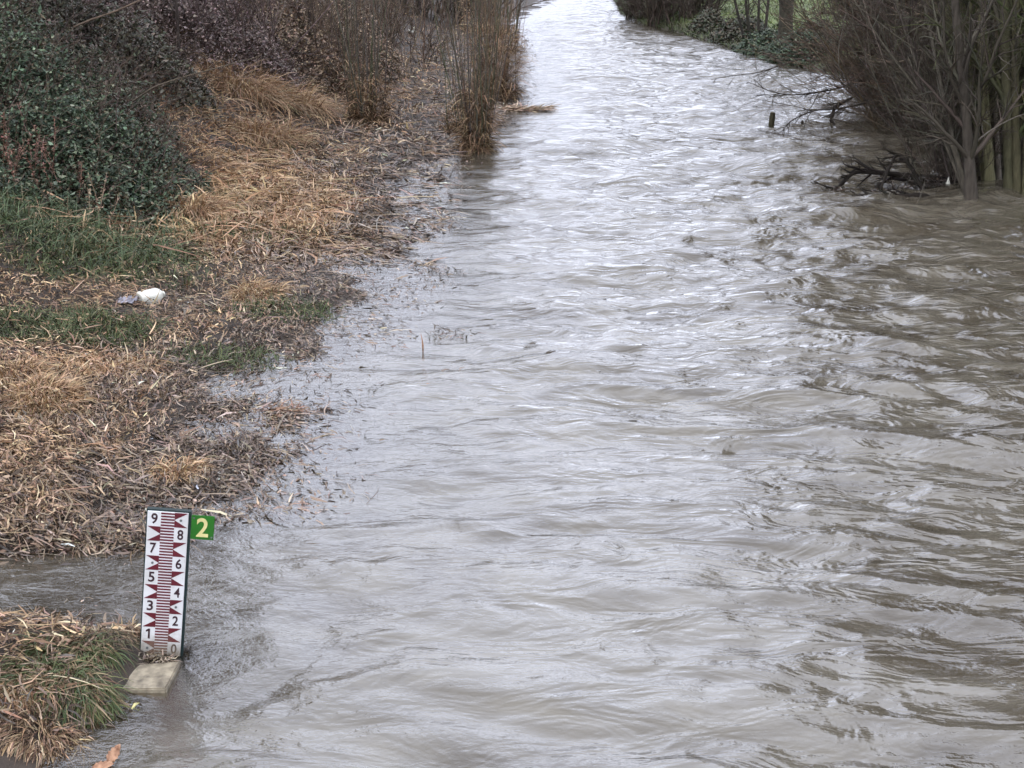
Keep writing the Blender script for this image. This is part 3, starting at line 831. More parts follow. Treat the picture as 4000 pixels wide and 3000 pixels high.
# loose branches in front of the brambles
def branch(name, label, pts, rads, col, ntw=0, rmin=.004, cat='branch', lf=(.15, .35), ang=(.3, .9), up=0.0):
    o = tuple(np.asarray(pts[0], float)); t = thing(name, label, cat, o)
    b = Bag(); P, R = path_tube(b, pts, rads, col, 6, len(pts) * 5)
    b.build('limb', M_BARK, t, o, True)
    if ntw:
        c = Bag(); P2, R2 = spawn(P, R, ntw, .15, 1, ang, lf, 6, up, .18, .6, rmin * 1.4)
        tubes(c, P2, R2, vary(col, len(P2)), 4)
        P3, R3 = spawn(P2, R2, 4, .2, 1, ang, (.3, .6), 4, 0, .2, .6, rmin); tubes(c, P3, R3, vary(col, len(P3)), 3)
        c.build('twigs', M_TWIG, t, o)['kind'] = 'stuff'
    return t
branch('dead_branch', 'grey dead branch sticking out of the bramble bush towards the straw', [aty(520, 395, 21.5), aty(600, 340, 20.6), aty(700, 305, 20.4), aty(850, 265, 20.4), aty(1010, 222, 20.6)], [.015, .013, .011, .009, .006], (.10, .08, .06))
branch('dead_branch', 'brown dead branch slanting across the top of the bramble bush', [aty(290, 105, 22.5), aty(360, 75, 22.0), aty(450, 45, 21.9), aty(560, -5, 21.9), aty(700, -80, 22.2)], [.014, .016, .015, .014, .009], (.13, .095, .07))
branch('reed_stalk', 'long pale reed stalk leaning on the litter left of the container', [ground_at(42, 1180) + [0, 0, .02], aty(110, 1105, 17.6), aty(195, 1015, 18.1)], [.007, .007, .004], (.4, .31, .19), cat='reed')

# ------------------------------------------------------------------ right bank
C_MOSS = [(.095, .09, .052), (.08, .088, .04), (.115, .105, .072)]
C_GREY = [(.075, .064, .05), (.06, .052, .04), (.115, .10, .082)]
def stem(pts, y, rads, z0=None):
    out = []
    for i, (u, v) in enumerate(pts):
        q = aty(u, v, y[i] if hasattr(y, '__len__') else y); out.append((q, rads[i]))
    return out
RT = 'trees standing in the flooded right margin'
tree('flooded_tree', 'grey forked trunk with its foot in the water at the right margin',
     [stem([(3795, 830), (3788, 640), (3765, 330), (3735, 80), (3715, -300), (3690, -800), (3650, -1700)], 23.6, [.125, .09, .075, .068, .06, .05, .03]),
      stem([(3780, 780), (3730, 580), (3690, 400), (3640, 150), (3590, -80), (3520, -500)], [23.7, 23.9, 24.2, 24.6, 25, 25.5], [.05, .04, .034, .028, .022, .012]),
      stem([(3775, 720), (3700, 520), (3590, 360), (3470, 200), (3360, 40), (3280, -100)], [23.7, 24, 24.4, 25, 25.6, 26], [.036, .028, .022, .018, .013, .008]),
      stem([(3770, 760), (3660, 470), (3560, 200), (3480, -60)], [23.8, 24.3, 24.9, 25.6], [.03, .025, .02, .012])], [(.09, .078, .062)] + C_GREY, 20, 8, 4, .005, group=RT, t0=.12, lf=(.15, .35))
tree('flooded_tree', 'mossy green trunk right of the grey forked one',
     [stem([(3870, 760), (3858, 560), (3840, 300), (3832, 50), (3825, -400), (3830, -1500)], 24.8, [.10, .08, .07, .065, .05, .03]),
      stem([(3850, 740), (3820, 540), (3790, 300), (3795, 0), (3760, -500)], 25.0, [.045, .04, .034, .028, .02])], [(.13, .125, .068)] + C_MOSS, 16, 8, 4, .005, group=RT, t0=.2, lf=(.15, .35))
tree('flooded_tree', 'thick mossy multi stemmed tree cut by the right picture edge',
     [stem([(3945, 790), (3940, 600), (3930, 300), (3925, 0), (3915, -500), (3905, -1600)], 24.2, [.11, .09, .085, .08, .07, .03]),
      stem([(3975, 780), (3968, 500), (3965, 150), (3985, -300), (4010, -1000)], 24.1, [.08, .065, .06, .05, .03]),
      stem([(4010, 800), (4020, 500), (4050, 0), (4090, -600)], 24.0, [.09, .08, .06, .04])], C_MOSS, 16, 8, 4, .005, group=RT, t0=.2, lf=(.15, .35))
tree('flooded_tree', 'slim pale stem between the grey and the mossy trunks',
     [stem([(3905, 720), (3890, 450), (3880, 200), (3890, -100), (3900, -700)], 25.6, [.045, .04, .034, .028, .015])], [(.15, .135, .11)] + C_GREY, 12, 7, 3, .005, group=RT, t0=.2)
thicket('bare_shrub', 'many thin upright stems crowding between the flooded trunks', 8.8, 26.2, 36, 8.5, .75, C_MOSS + C_GREY, (1.1, .6), (-.04, 0), 9, 6, 3, .02, .09, rmin=.005)
thicket('bare_shrub', 'thin grey stems fanning out left of the grey forked trunk', 7.9, 25.0, 24, 5.5, .3, C_GREY + C_DARK, (1, .8), (-.3, 0), 8, 6, 3, .013, .2, rmin=.0045)
thicket('bare_shrub', 'big dark twiggy thicket hanging over the right water margin', 10.0, 34.0, 160, 5.4, 1.3, C_DARK + C_BRN[:3], (1, 1.3), (-.20, -.05), 10, 8, 3, .022, .42, rmin=.006)
thicket('bare_shrub', 'second dark thicket right of the hanging one, closer to the flooded trunks', 11.0, 31.5, 120, 5.2, 1.2, C_DARK + C_GREY, (1, 1.3), (-.14, -.05), 9, 8, 3, .022, .45, rmin=.006)
thicket('bare_shrub', 'grey brown twiggy shrub just behind the flooded trunks', 9.5, 27.2, 70, 4.8, 1.0, C_GREY + C_DARK, (1, 1.2), (-.15, 0), 8, 7, 2, .02, .35, rmin=.005)
thicket('bare_shrub', 'tall brown shrub filling the upper right corner', 13.0, 37, 110, 9.5, 2.4, C_BRN, (1, 1.3), (-.12, 0), 9, 8, 3, .03, .35, rmin=.0075)
thicket('bare_shrub', 'pale twiggy shrub behind the dark thicket top', 12.6, 45, 90, 7.0, 1.6, C_BRN + C_PURP, (1, 1.3), (-.08, 0), 9, 8, 2, .03, .4, rmin=.0085)
tb1 = tree('bank_tree', 'tall crowned tree behind the flooded trunks on the right bank',
     [stem([(3900, 520), (3890, 100), (3870, -600), (3840, -1500), (3800, -2300)], 31.5, [.2, .18, .15, .1, .04])], C_GREY, 44, 11, 6, .013, t0=.10, lf=(.3, .6))
tb2 = tree('bank_tree', 'tall tree rising from the shrubs at the right picture edge',
     [stem([(4010, 620), (4020, 200), (4060, -600), (4100, -1400), (4120, -2200)], 28.5, [.2, .18, .15, .1, .04])], C_BRN, 44, 11, 6, .013, t0=.10, lf=(.3, .6))
tb3 = tree('bank_tree', 'bare bank tree beside the right picture edge, mirrored in the water',
     [[(np.array([11.6, 21.0, gz(11.6, 21.0) - .1]), .22), (np.array([11.5, 21.0, 2.5]), .18), (np.array([11.7, 21.0, 6.0]), .13), (np.array([11.6, 21.2, 10.5]), .04)]], C_GREY, 44, 11, 6, .013, t0=.12, lf=(.3, .6))
clinging(tb1, 10.9, 32, 8.6, 2.9, 3.6, 5.2, 28000, C_WITH, 201)
clinging(tb2, 10.6, 28, 8.8, 2.8, 3.2, 5.4, 28000, C_WITH, 202)
clinging(tb3, 11.0, 21.5, 8.2, 3.2, 3.2, 5.2, 24000, C_WITH, 203)
for (x, y, top, lab, cx) in ((-11.2, 33.5, 13, 'tall tree whose trunk stands behind the bramble at the upper left corner', -11.6), (-10.0, 26.0, 12.5, 'leaning bank tree rising out of the bramble bush at the picture edge', -8.9)):
    q0 = np.array([x, y, gz(x, y) - .1])
    tl = tree('bank_tree', lab, [[(q0, .17), (q0 + [-.1, 0, 2.5], .14), (q0 + [-.25, 0, 6], .11), (q0 + [-.2, 0, top - 2], .04)]], C_BRN, 36, 10, 5, .012, t0=.2, lf=(.3, .55))
    if y < 30: clinging(tl, cx, y, top * .66, 3.7, 3.2, top * .32, 24000 if y < 30 else 6000, C_WITH, int(y))
# branches reaching from the thicket over the water
branch('overhanging_branch', 'long forked branch reaching over the water from the dark thicket', [aty(3330, 180, 41.5), aty(3170, 217, 41.5), aty(3080, 245, 41), aty(2960, 285, 40.5), aty(2840, 298, 40.2), aty(2775, 312, 40)], [.022, .02, .018, .015, .010, .006], (.055, .045, .037), 7, .006, lf=(.08, .2))
branch('overhanging_branch', 'dark drooping branch dipping into the water below the forked one', [aty(3400, 300, 35), aty(3280, 345, 34.5), aty(3170, 365, 34), aty(3080, 372, 33.8), aty(2990, 352, 33.6), aty(2945, 310, 33.5)], [.026, .023, .019, .014, .010, .006], (.045, .037, .03), 16, .006, lf=(.1, .25), up=-.08)
branch('overhanging_branch', 'low dark branch bending into the water beside the stub', [aty(3390, 400, 33), aty(3280, 425, 32.6), aty(3180, 430, 32.4), aty(3100, 465, 32.2), aty(3060, 500, 32.1)], [.024, .02, .016, .012, .007], (.045, .037, .03), 18, .006, lf=(.12, .3), up=-.1)
branch('overhanging_branch', 'hooked dark branch stub drooping in front of the thicket', [aty(3330, 380, 33.4), aty(3260, 420, 33.3), aty(3245, 470, 33.3), aty(3255, 485, 33.3)], [.03, .035, .04, .03], (.04, .033, .028), 8, .006, lf=(.3, .6), up=-.05)
# posts in the water
def post(name, label, u, v, h, r, col, tilt=0):
    q = at(u, v, 0); o = (q[0], q[1], -.35); t = thing(name, label, 'post', o); b = Bag()
    P, R = path_tube(b, [np.array(o), np.array(o) + [tilt * .2, 0, .3], np.array(o) + [tilt, 0, .35 + h * .6], np.array(o) + [tilt * 1.3, 0, .35 + h]], [r * .95, r, r * .98, r * .85], col, 8, 14)
    top = P[0, -1]; th = np.arange(8) / 8 * 6.283
    b.add(np.concatenate([[top + [0, 0, .02]], top + np.stack([np.cos(th) * r * .85, np.sin(th) * r * .85, 0 * th], -1)]), np.stack([np.zeros(8, int), 1 + np.arange(8), 1 + (np.arange(8) + 1) % 8], -1), np.array(col) * 1.4)
    b.build('shaft', M_BARK, t, o)
    return t
post('wooden_stub', 'mossy wooden stub standing in the water before the drooping branches', 3008, 512, .42, .07, (.05, .045, .026), .03)
post('wooden_stub', 'short thin black stub right of the mossy one in the water', 3132, 510, .22, .035, (.03, .025, .02))
# fallen branches with debris
def snag(u0, v0, pts, rads, lab, ntw=14):
    return branch('driftwood', lab, [at(u, v, 0) + [0, 0, z] for (u, v, z) in pts], rads, (.02, .016, .013), ntw, .007, cat='driftwood', lf=(.12, .3), up=.02)
snag(0, 0, [(3800, 760, .1), (3680, 745, .18), (3560, 745, .25), (3430, 735, .28), (3330, 735, .30), (3270, 760, .12), (3225, 745, -.1)], [.09, .08, .06, .045, .035, .03, .02], 'black driftwood limb lying in the water before the flooded trunks', 26)
snag(0, 0, [(3700, 780, -.1), (3600, 770, .12), (3540, 745, .5), (3490, 735, .62), (3450, 760, .3), (3425, 775, -.1)], [.05, .045, .035, .03, .025, .02], 'arched black driftwood branch rising from the water', 18)
snag(0, 0, [(3690, 780, -.05), (3590, 785, .1), (3480, 790, .05), (3380, 785, .1), (3230, 775, -.05)], [.06, .06, .05, .04, .03], 'half sunken black driftwood at the front of the snag', 22)
# matted debris caught on the driftwood
def debris(label, u, v, n, rx, ry, h, cols, L=(.06, .2), W=(.012, .03), name='debris_clump', mat=None, cat='debris'):
    q = at(u, v, 0); z0 = max(gz(q[0], q[1]), -.02); o = (q[0], q[1], z0); t = thing(name, label, cat, o); b = Bag()
    a = RNG.uniform(0, 6.28, n); r = np.sqrt(RNG.uniform(0, 1, n))
    P = np.stack([q[0] + rx * r * np.cos(a), q[1] + ry * r * np.sin(a), z0 - .01 + h * (1 - r ** 2) * RNG.uniform(0, 1, n)], -1)
    ribbons(b, P, RNG.uniform(0, 6.28, n), RNG.normal(.1, .35, n), RNG.uniform(*L, n), RNG.uniform(*W, n), RNG.uniform(0, .4, n), pick(cols, n), 2, wig=.15)
    b.build('litter', mat or M_WET, t, o)
    return t
C_BLK = [(.02, .016, .013), (.035, .027, .021), (.07, .054, .04)]
debris('black leaf debris caught on the driftwood beside the grey trunk', 3640, 760, 900, .75, .35, .42, C_BLK)
debris('small dark debris clump at the outer end of the driftwood', 3280, 765, 350, .35, .2, .2, C_BLK + [(.16, .11, .08)])
debris('brown debris clump on the middle of the driftwood', 3480, 770, 420, .4, .25, .25, C_BLK)

# dark evergreen-looking bush, meadow trees
thicket('bare_shrub', 'rounded dark brown bush on the far right bank before the meadow', 8.6, 74, 90, 5.2, 1.9, C_DARK, (1, 1.6), (0, 0), 9, 9, 3, .035, .35, rmin=.010)
thicket('bare_shrub', 'dark bush touching the water at the far right shore', 7.3, 80, 60, 4.8, 1.2, C_DARK, (1, 1.6), (-.1, 0), 9, 9, 2, .035, .3, rmin=.010)
q = foot(3068, 175)
def stemw(q, top_u, hgt, r, bend=0):
    q = np.asarray(q, float); top = q + np.array([(top_u), 0, hgt])
    return [(q, r * 1.25), (q + (top - q) * .06, r * 1.02), (q + (top - q) * .3 + [bend, 0, 0], r * .95), (q + (top - q) * .65 + [bend, 0, 0], r * .75), (top, r * .35)]
tree('meadow_tree', 'thick dark straight trunk on the far right bank before the meadow', [stemw(q, -.3, 10, .27)], [(.05, .045, .036), (.07, .06, .05)], 16, 6, 3, .010, t0=.3)
q = foot(2935, 165)
for (dx, tx, r, lab) in ((-.25, -1.6, .05, 'leftmost of the four thin stems beside the thick trunk'), (-.05, -.7, .06, 'second thin stem left of the thick trunk, slightly bowed'),
                         (.25, .15, .055, 'third thin stem left of the thick trunk, upright'), (.5, .6, .06, 'thin stem closest to the thick trunk')):
    tree('bare_sapling', lab, [stemw(q + [dx, 0, 0], tx, 6.5, r, -.08)], [(.04, .036, .03), (.06, .05, .042)], 9, 5, 0, .008, t0=.3)
bramble('bramble_bush', 'low dark green bramble on the point of the far right bank', [(10.6, 52.5, 1.6, 2.6, .75), (9.6, 56.5, 1.0, 2.2, .5)], 9000, (.09, .17), C_BRAM, [4, 3, 3, .8, .8], 80)
bramble('bramble_bush', 'brown green undergrowth below the thin stems on the far bank', [(9.6, 62, 1.2, 2.0, .6), (8.9, 67, .8, 2.4, .5)], 6000, (.09, .17), [(.05, .05, .03), (.07, .055, .035), (.035, .045, .025)], None, 90)

# ------------------------------------------------------------------ staff gauge
M_WHITE = mat_plain('enamel_white', (.76, .77, .79), .35, .5, .02, 5, .05, .001, (.62, .62, .60))
M_RED = mat_plain('enamel_red', (.115, .010, .02), .35, .5, .1, 12, 0)
M_NUM = mat_plain('enamel_number', (.035, .012, .018), .4, .5, .1, 12, 0)
M_BACK = mat_plain('back_plate', (.012, .028, .028), .5, .4, .2, 8, .1)
M_GPLATE = mat_plain('green_plate', (.018, .14, .012), .45, .4, .12, 6, .05)
M_YEL = mat_plain('yellow_number', (.72, .66, .30), .5, .4, .06, 10, 0)
M_BOLT = mat_plain('bolt_steel', (.12, .13, .13), .4, .5, .2, 30, .1)

def stain(m, z0=.0, z1=.16):
    n = m.node_tree; b = n.nodes['Principled BSDF']
    src = b.inputs['Base Color'].links[0].from_socket
    tc = n.nodes.new('ShaderNodeTexCoord'); sx = n.nodes.new('ShaderNodeSeparateXYZ'); n.links.new(tc.outputs['Object'], sx.inputs[0])
    t = n.nodes.new('ShaderNodeTexNoise'); t.inputs['Scale'].default_value = 16; t.inputs['Detail'].default_value = 6; t.inputs['Roughness'].default_value = .7
    n.links.new(tc.outputs['Object'], t.inputs['Vector'])
    ad = n.nodes.new('ShaderNodeMath'); ad.operation = 'MULTIPLY_ADD'; ad.inputs[1].default_value = -.30; n.links.new(t.outputs[0], ad.inputs[0]); n.links.new(sx.outputs['Z'], ad.inputs[2])
    mr = n.nodes.new('ShaderNodeMapRange'); mr.inputs[1].default_value = z1 - .15; mr.inputs[2].default_value = z0 - .15; mr.inputs[3].default_value = 0; mr.inputs[4].default_value = .85; n.links.new(ad.outputs[0], mr.inputs[0])
    t2 = n.nodes.new('ShaderNodeTexNoise'); t2.inputs['Scale'].default_value = 38; t2.inputs['Detail'].default_value = 8; t2.inputs['Roughness'].default_value = .75
    n.links.new(tc.outputs['Object'], t2.inputs['Vector'])
    m2 = n.nodes.new('ShaderNodeMapRange'); m2.inputs[1].default_value = .58; m2.inputs[2].default_value = .75; m2.inputs[3].default_value = 0; m2.inputs[4].default_value = .45; n.links.new(t2.outputs[0], m2.inputs[0])
    mx_ = n.nodes.new('ShaderNodeMath'); mx_.operation = 'MAXIMUM'; n.links.new(mr.outputs[0], mx_.inputs[0]); n.links.new(m2.outputs[0], mx_.inputs[1])
    mc = n.nodes.new('ShaderNodeMixRGB'); mc.inputs[2].default_value = (.20, .165, .115, 1)
    n.links.new(mx_.outputs[0], mc.inputs[0]); n.links.new(src, mc.inputs[1]); n.links.new(mc.outputs[0], b.inputs['Base Color'])
for m_ in (M_WHITE, M_RED, M_NUM): stain(m_)
stain(M_GPLATE, -1, -.9)
GS = .9725
gauge = thing('staff_gauge', 'tall white water gauge with red scale marks and a green plate at the water edge', 'water gauge', (-2.195, 7.961, .02))
gauge.rotation_mode = 'ZXY'
from mathutils import Matrix
gauge.rotation_mode = 'XYZ'
Rz = Matrix.Rotation(.103, 3, 'Z'); Rx = Matrix.Rotation(.016, 3, 'X'); Ry = Matrix.Rotation(.123, 3, 'Y')
gauge.rotation_euler = (Rz @ Rx @ Ry).to_euler('XYZ')
gauge.scale = (GS, GS, GS)

def box_mesh(name, x0, x1, y0, y1, z0, z1, bev=0.0):
    import bmesh
    bm = bmesh.new()
    bmesh.ops.create_cube(bm, size=1)
    for v in bm.verts:
        v.co = ((x0 + x1) / 2 + v.co.x * (x1 - x0), (y0 + y1) / 2 + v.co.y * (y1 - y0), (z0 + z1) / 2 + v.co.z * (z1 - z0))
    if bev:
        bmesh.ops.bevel(bm, geom=bm.edges[:], offset=bev, segments=2, affect='EDGES')
    me = bpy.data.meshes.new(name); bm.to_mesh(me); bm.free()
    return me

def poly_plate(name, pts, y_front, th, mat, parent):
    """a flat polygon facing -Y, given in (x,z), th thick"""
    n = len(pts)
    V = [(x, y_front, z) for x, z in pts] + [(x, y_front + th, z) for x, z in pts]
    F = [tuple(range(n)), tuple(range(2 * n - 1, n - 1, -1))] + [(i, i + n, (i + 1) % n + n, (i + 1) % n) for i in range(n)]
    me = bpy.data.meshes.new(name); me.from_pydata(V, [], F); me.update()
    import bmesh
    bm = bmesh.new(); bm.from_mesh(me); bmesh.ops.recalc_face_normals(bm, faces=bm.faces[:]); bm.to_mesh(me); bm.free()
    return link(name, me, mat, parent)

def text_mesh(ch, x, z, w, h, y_front, mat, parent, name='digit', bold=.0):
    cu = bpy.data.curves.new('digit', 'FONT'); cu.body = ch; cu.size = 1; cu.extrude = .01; cu.offset = bold
    to = bpy.data.objects.new('digit_curve', cu); COL.objects.link(to)
    dg = bpy.context.evaluated_depsgraph_get(); dg.update()
    me = bpy.data.meshes.new_from_object(to.evaluated_get(dg))
    bpy.data.objects.remove(to); bpy.data.curves.remove(cu)
    co = np.zeros(len(me.vertices) * 3, np.float32); me.vertices.foreach_get('co', co); co = co.reshape(-1, 3)
    mn, mxx = co.min(0), co.max(0)
    q = (co - mn) / (mxx - mn)
    out = np.stack([x + (q[:, 0] - .5) * w, y_front + (1 - q[:, 2]) * .0016, z + (q[:, 1] - .5) * h], -1)
    me.vertices.foreach_set('co', out.astype(np.float32).ravel()); me.update()
    me.materials.clear()
    return link(name, me, mat, parent)

W = .25; T = W / 3
back = link('back_plate', box_mesh('back_plate', -W / 2 - .008, W / 2 + .016, .004, .045, -.35, 1.008, .003), M_BACK, gauge)
board = link('scale_board', box_mesh('scale_board', -W / 2, W / 2, -.006, .003, .0, 1.0, .002), M_WHITE, gauge)
cellL = {i: (str(9 - i) if i % 2 == 0 else None) for i in range(10)}
YF = -.0078
for i in range(10):
    zt, zb = 1 - i * .1, .9 - i * .1; zm = (zt + zb) / 2
    lx0, lx1 = -W / 2 + .004, -T / 2; rx0, rx1 = T / 2, W / 2 - .004
    e = .001
    if i % 2 == 0:                 # digit left, wedges right
        if i < 8:
            text_mesh(str(9 - i), (lx0 + lx1) / 2, zm + .002, .038, .070, YF, M_NUM, board, 'digit', .018)
        else:
            xc = (lx0 + lx1) / 2
            poly_plate('digit', [(xc + .009, zm - .033), (xc + .009, zm + .037), (xc - .001, zm + .037), (xc - .017, zm + .025), (xc - .017, zm + .013), (xc - .003, zm + .021), (xc - .003, zm - .033)], YF, .002, M_NUM, board)
        poly_plate('red_wedge', [(rx1, zt - e), (rx0, zt - e), (rx0, zm + e)], YF, .002, M_RED, board)
        poly_plate('red_wedge', [(rx0, zm - e), (rx0, zb + e), (rx1, zb + e)], YF, .002, M_RED, board)
    else:
        text_mesh(str(9 - i), (rx0 + rx1) / 2, zm + .002, .036, .068, YF, M_NUM, board, 'digit', .018)
        poly_plate('red_wedge', [(lx0, zt - e), (lx1, zm + e), (lx1, zt - e)], YF, .002, M_RED, board)
        poly_plate('red_wedge', [(lx1, zm - e), (lx0, zb + e), (lx1, zb + e)], YF, .002, M_RED, board)
    for k in range(5):
        z1 = zt - .005 - k * .02
        poly_plate('scale_bar', [(-T / 2 + .0005, z1), (T / 2 - .0005, z1), (T / 2 - .0005, z1 - .0105), (-T / 2 + .0005, z1 - .0105)], YF, .002, M_RED, board)
def disc(name, x, z, r, y, th, mat, parent, n=12):
    return poly_plate(name, [(x + r * math.cos(a), z + r * math.sin(a)) for a in np.arange(n) / n * 2 * math.pi], y, th, mat, parent)
for (x, z) in ((W / 2 - .045, .95), (-W / 2 + .045, .65), (W / 2 - .045, .35), (-W / 2 + .04, .05)):
    disc('bolt', x, z, .008, -.0105, .005, M_BOLT, board)
gp = link('number_plate', box_mesh('number_plate', W / 2 + .018, W / 2 + .018 + .142, -.002, .006, .828, .99, .002), M_GPLATE, gauge)
text_mesh('2', W / 2 + .018 + .071, .911, .074, .128, -.0045, M_YEL, gp, 'digit', .018)
for (x, z) in ((W / 2 + .034, .972), (W / 2 + .148, .846)):
    disc('bolt', x, z, .006, -.005, .004, M_BOLT, gp, 8)

# slab at its foot
M_SLAB = mat_plain('wet_concrete', (.30, .26, .19), .55, .4, .25, 16, .6, .012, (.13, .11, .08))
c = [at(340, 2612, .03), at(706, 2580, .035), at(648, 2690, .03), at(330, 2690, .025)]
def slab_mesh(name, cs, th):
    import bmesh
    bm = bmesh.new()
    up = [bm.verts.new(p) for p in cs]; dn = [bm.verts.new((p[0], p[1], p[2] - th)) for p in cs]
    bm.faces.new(up); bm.faces.new(dn[::-1])
    for i in range(4): bm.faces.new((up[i], dn[i], dn[(i + 1) % 4], up[(i + 1) % 4]))
    bmesh.ops.recalc_face_normals(bm, faces=bm.faces[:])
    bmesh.ops.bevel(bm, geom=bm.edges[:], offset=.008, segments=2, affect='EDGES')
    bmesh.ops.subdivide_edges(bm, edges=bm.edges[:], cuts=2, use_grid_fill=True)
    for v in bm.verts: v.co.z += .006 * float(perlin(v.co.x * 14, v.co.y * 14, 7))
    me = bpy.data.meshes.new(name); bm.to_mesh(me); bm.free(); return me
tag(link('concrete_slab', slab_mesh('concrete_slab', c, .16), M_SLAB), 'tan concrete slab at the foot of the gauge, its corner in the water', 'slab')
c = [at(-60, 2500, .16), at(100, 2500, .16), at(95, 2560, .16), at(-60, 2570, .16)]
M_SLAB2 = mat_plain('grey_concrete', (.32, .33, .31), .6, .4, .2, 9, .3, .008)
tag(link('concrete_slab', slab_mesh('concrete_slab', c, .14), M_SLAB2), 'grey concrete block showing between the grass at the left edge', 'slab')
# mud and weed caught at the gauge foot
debris('muddy straw clump lying on the slab below the gauge', 575, 2590, 260, .17, .05, .05, [(.14, .105, .075), (.22, .17, .12), (.36, .29, .21)], (.03, .08), (.006, .014))
debris('black weed clump wrapped round the right foot of the gauge', 722, 2545, 200, .05, .05, .10, [(.03, .025, .02), (.07, .055, .04)], (.03, .08), (.005, .012))
debris('straw and leaves caught at the left foot of the gauge', 490, 2500, 300, .14, .10, .09, C_LIT, (.05, .14), (.006, .014), mat=M_STRAW)

# ------------------------------------------------------------------ litter objects
M_PLAST = mat_plain('white_plastic', (.74, .74, .66), .35, .5, .05, 6, .12, .004)
M_BAG = mat_plain('grey_plastic', (.30, .29, .34), .3, .5, .3, 12, .2, .01)
def container(u, v):
    import bmesh
    q = ground_at(u, v); q[2] += .075
    t = thing('plastic_container', 'white plastic container lying on its side on the brown litter', 'container', tuple(q))
    def sup(name, segs, mat):      # rounded-box section lofted along local x
        V = []; n = 20
        for (x, w, h) in segs:
            for k in range(n):
                a = k / n * 2 * math.pi; ca, sa = math.cos(a), math.sin(a); e = .55
                V.append((x, w * math.copysign(abs(ca) ** e, ca), h * math.copysign(abs(sa) ** e, sa)))
        F = []
        for i in range(len(segs) - 1):
            for k in range(n): F.append((i * n + k, i * n + (k + 1) % n, (i + 1) * n + (k + 1) % n, (i + 1) * n + k))
        F.append(tuple(range(n))[::-1]); F.append(tuple((len(segs) - 1) * n + k for k in range(n)))
        me = bpy.data.meshes.new(name); me.from_pydata(V, [], F); me.update()
        me.polygons.foreach_set('use_smooth', [True] * (len(F) - 2) + [False] * 2)
        return link(name, me, mat, t)
    sup('body', [(-.148, .062, .052), (-.142, .07, .06), (-.13, .074, .064), (-.05, .075, .064), (-.045, .072, .062), (-.035, .072, .062), (-.03, .075, .064), (.07, .075, .064), (.10, .07, .06), (.125, .055, .05), (.138, .035, .036)], M_PLAST)
    sup('neck', [(.134, .02, .02), (.152, .02, .02)], M_PLAST)
    sup('cap', [(.150, .024, .024), (.168, .024, .024), (.171, .02, .02)], M_PLAST)
    t.rotation_euler = (radians(8), radians(-4), radians(38)); t.scale = (1.0, 1.3, 1.25)
container(592, 1183)
def crumple(name, label, u, v, size, mat, hgt=.06, seed=0, z=None, cat='litter', flat=1.0):
    q = ground_at(u, v) if z is None else at(u, v, z)
    n = 15; g = np.linspace(-1, 1, n); X, Y = np.meshgrid(g, g)
    rs = np.random.default_rng(seed)
    k = 1 - .35 * np.hypot(X, Y) * (.6 + .8 * perlin(X * 2 + 9 * seed, Y * 2, seed))
    V = np.stack([X * k * size, Y * k * size * flat, hgt * (.5 + np.abs(perlin(X * 2.3 + seed, Y * 2.3, seed + 1)) * 1.6 * (1 - .4 * np.hypot(X, Y))) + rs.normal(0, hgt * .12, X.shape)], -1).reshape(-1, 3)
    me = mesh_np(name, V, [grid_faces(n, n)], None, True)
    o = link(name, me, mat); o.location = q; o.rotation_euler = (0, 0, seed)
    md = o.modifiers.new('thickness', 'SOLIDIFY'); md.thickness = .002
    return tag(o, label, cat)
crumple('plastic_bag', 'crumpled grey violet plastic bag left of the white container', 500, 1188, .13, M_BAG, .07, 3)
crumple('paper_scrap', 'small cream scrap on the litter near the left picture edge', 270, 1582, .035, M_PLAST, .03, 5)
crumple('paper_scrap', 'tiny white scrap on the far litter below the black shrub', 1608, 134, .22, M_PLAST, .15, 6)
crumple('paper_scrap', 'white rag caught in the driftwood beside the grey trunk', 3700, 738, .035, M_PLAST, .13, 8, .22)
crumple('paper_scrap', 'pale scrap below the green strip of grass', 335, 1390, .028, M_PLAST, .02, 9)
M_LEAF = mat_plain('dead_leaf', (.36, .21, .13), .6, .3, .25, 30, .4, .01, (.16, .07, .04))
M_ORANGE = mat_plain('orange_reed', (.36, .16, .08), .6, .3, .2, 20, .2)
def reedpiece(name, label, pts, w, mat, cat='reed', th=.004):
    pts = np.asarray(pts, float); n = len(pts)
    T_ = np.gradient(pts, axis=0); T_ /= np.linalg.norm(T_, axis=1, keepdims=True)
    sd = np.cross(T_, [0.2, -.6, .8]); sd /= np.linalg.norm(sd, axis=1, keepdims=True)
    ww = w * np.interp(np.linspace(0, 1, n), [0, .4, 1], [.5, 1, .2])[:, None]
    nn = np.cross(sd, T_)
    V = np.stack([pts - sd * ww, pts + nn * w * .35, pts + sd * ww], 1).reshape(-1, 3)
    F = np.concatenate([[[3 * i, 3 * i + 1, 3 * i + 4, 3 * i + 3], [3 * i + 1, 3 * i + 2, 3 * i + 5, 3 * i + 4]] for i in range(n - 1)])
    o0 = pts[0].copy(); me = mesh_np(name, V - o0, [F])
    o = link(name, me, mat); o.location = o0
    md = o.modifiers.new('thickness', 'SOLIDIFY'); md.thickness = th
    return tag(o, label, cat)
def A(u, v, z): return at(u, v, 0) + np.array([0, 0, z])
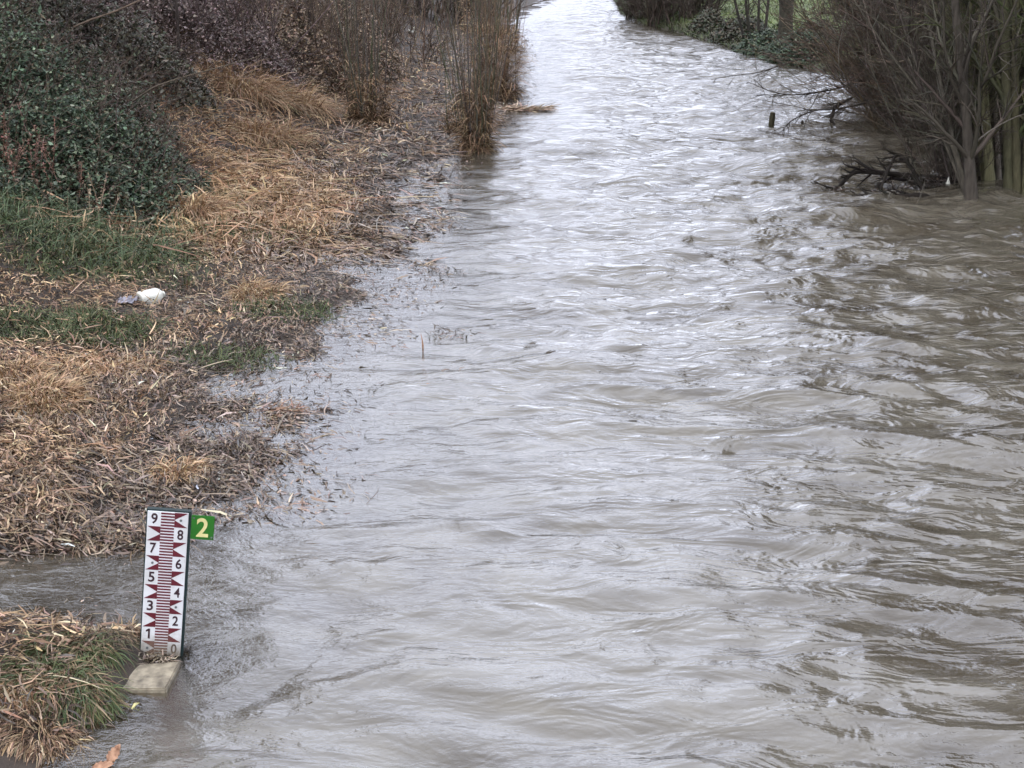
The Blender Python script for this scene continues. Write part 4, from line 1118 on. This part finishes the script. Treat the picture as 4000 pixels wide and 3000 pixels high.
def leaf(name, label, u, v, L, Wd, az, tilt, curl, mat, z=.01):
    nu, nv = 15, 9
    t = np.linspace(0, 1, nu)[:, None]; w = np.linspace(-1, 1, nv)[None]
    out = np.sin(np.pi * t ** .8) ** .75 * (1 + .16 * np.cos(t * 30)) * (1 - .15 * t)
    X = t * L + .012 * w ** 2; Y = w * out * Wd
    Z = curl * L * t ** 2 + .35 * Wd * np.abs(w) * out + .006 * perlin(t * 7 + 0 * w, w * 3 + 0 * t, 5) + 0 * X
    me = mesh_np(name, np.stack([X + 0 * w, Y, Z], -1).reshape(-1, 3), [grid_faces(nu, nv)], None, True)
    o = link(name, me, mat); o.location = at(u, v, z); o.rotation_euler = (radians(25), -tilt, az)
    md = o.modifiers.new('thickness', 'SOLIDIFY'); md.thickness = .0015
    return tag(o, label, 'leaf')
leaf('dead_leaf', 'curled orange brown leaf with its tip raised at the bottom of the water', 415, 2985, .105, .034, radians(50), .45, .5, M_LEAF)
leaf('dead_leaf', 'flat brown leaf trailing in the water beside the curled one', 350, 3005, .12, .03, radians(15), .05, .1, M_LEAF)
reedpiece('reed_fragment', 'small orange reed fragment floating in the open water', [A(1655, 1517, .02), A(1670, 1514, .03), A(1690, 1510, .03), A(1707, 1508, .02)], .018, M_ORANGE)
reedpiece('reed_fragment', 'dark reed fragment floating left of the orange one', [A(1565, 1512, .01), A(1590, 1508, .025), A(1630, 1500, .015)], .012, M_BACK)
reedpiece('reed_stub', 'orange reed stub standing upright in the slack water', [A(1652, 1366, -.05), A(1652, 1366, .05), A(1650, 1366, .11), A(1645, 1366, .18)], .011, M_LEAF)
reedpiece('stick', 'short black stick lying on the litter above the gauge', [ground_at(655, 1825) + [0, 0, .04], ground_at(690, 1812) + [0, 0, .05], ground_at(755, 1793) + [0, 0, .045]], .018, M_BACK, 'stick', .015)
reedpiece('yellow_leaf', 'small yellow leaf in the water below the slab', [A(515, 2775, .01), A(530, 2765, .025), A(545, 2755, .015)], .012, M_YEL, 'leaf')
# weeds poking out of the slack water
for i, (u, v, n, r, h, lab) in enumerate(((1750, 1300, 130, .32, .10, 'dark weed clump breaking the surface beside the reed stub'), (1720, 1060, 160, .38, .08, 'grey weed clump in the slack water further up'),
                            (1790, 735, 90, .25, .2, 'dark twig clump in the slack water before the willow wands'), (1480, 820, 170, .3, .2, 'brown reed clump standing at the flooded edge'),
                            (1590, 930, 260, .5, .12, 'brown floating mat at the flooded edge'), (1660, 670, 240, .55, .14, 'pinkish reed mat reaching into the water before the willow'),
                            (1560, 1600, 60, .3, .05, 'few dark weed tips in the lower slack water'), (1250, 1480, 90, .2, .08, 'dark debris clumps beside the small wet bay'),
                            (1120, 1610, 130, .2, .07, 'orange brown straw clump in the wet bay'), (1450, 1510, 26, .15, .10, 'few bent stalks in the slack water'), (1755, 1450, 20, .12, .1, 'two thin stalks standing in the slack water'))):
    debris(lab, u, v, n, r, r * .7, h, [(.10, .075, .06), (.055, .045, .04), (.2, .14, .105)] if i != 8 else [(.3, .16, .09), (.22, .13, .08)], (.05, .16), (.008, .018), 'weed_clump', cat='weeds')
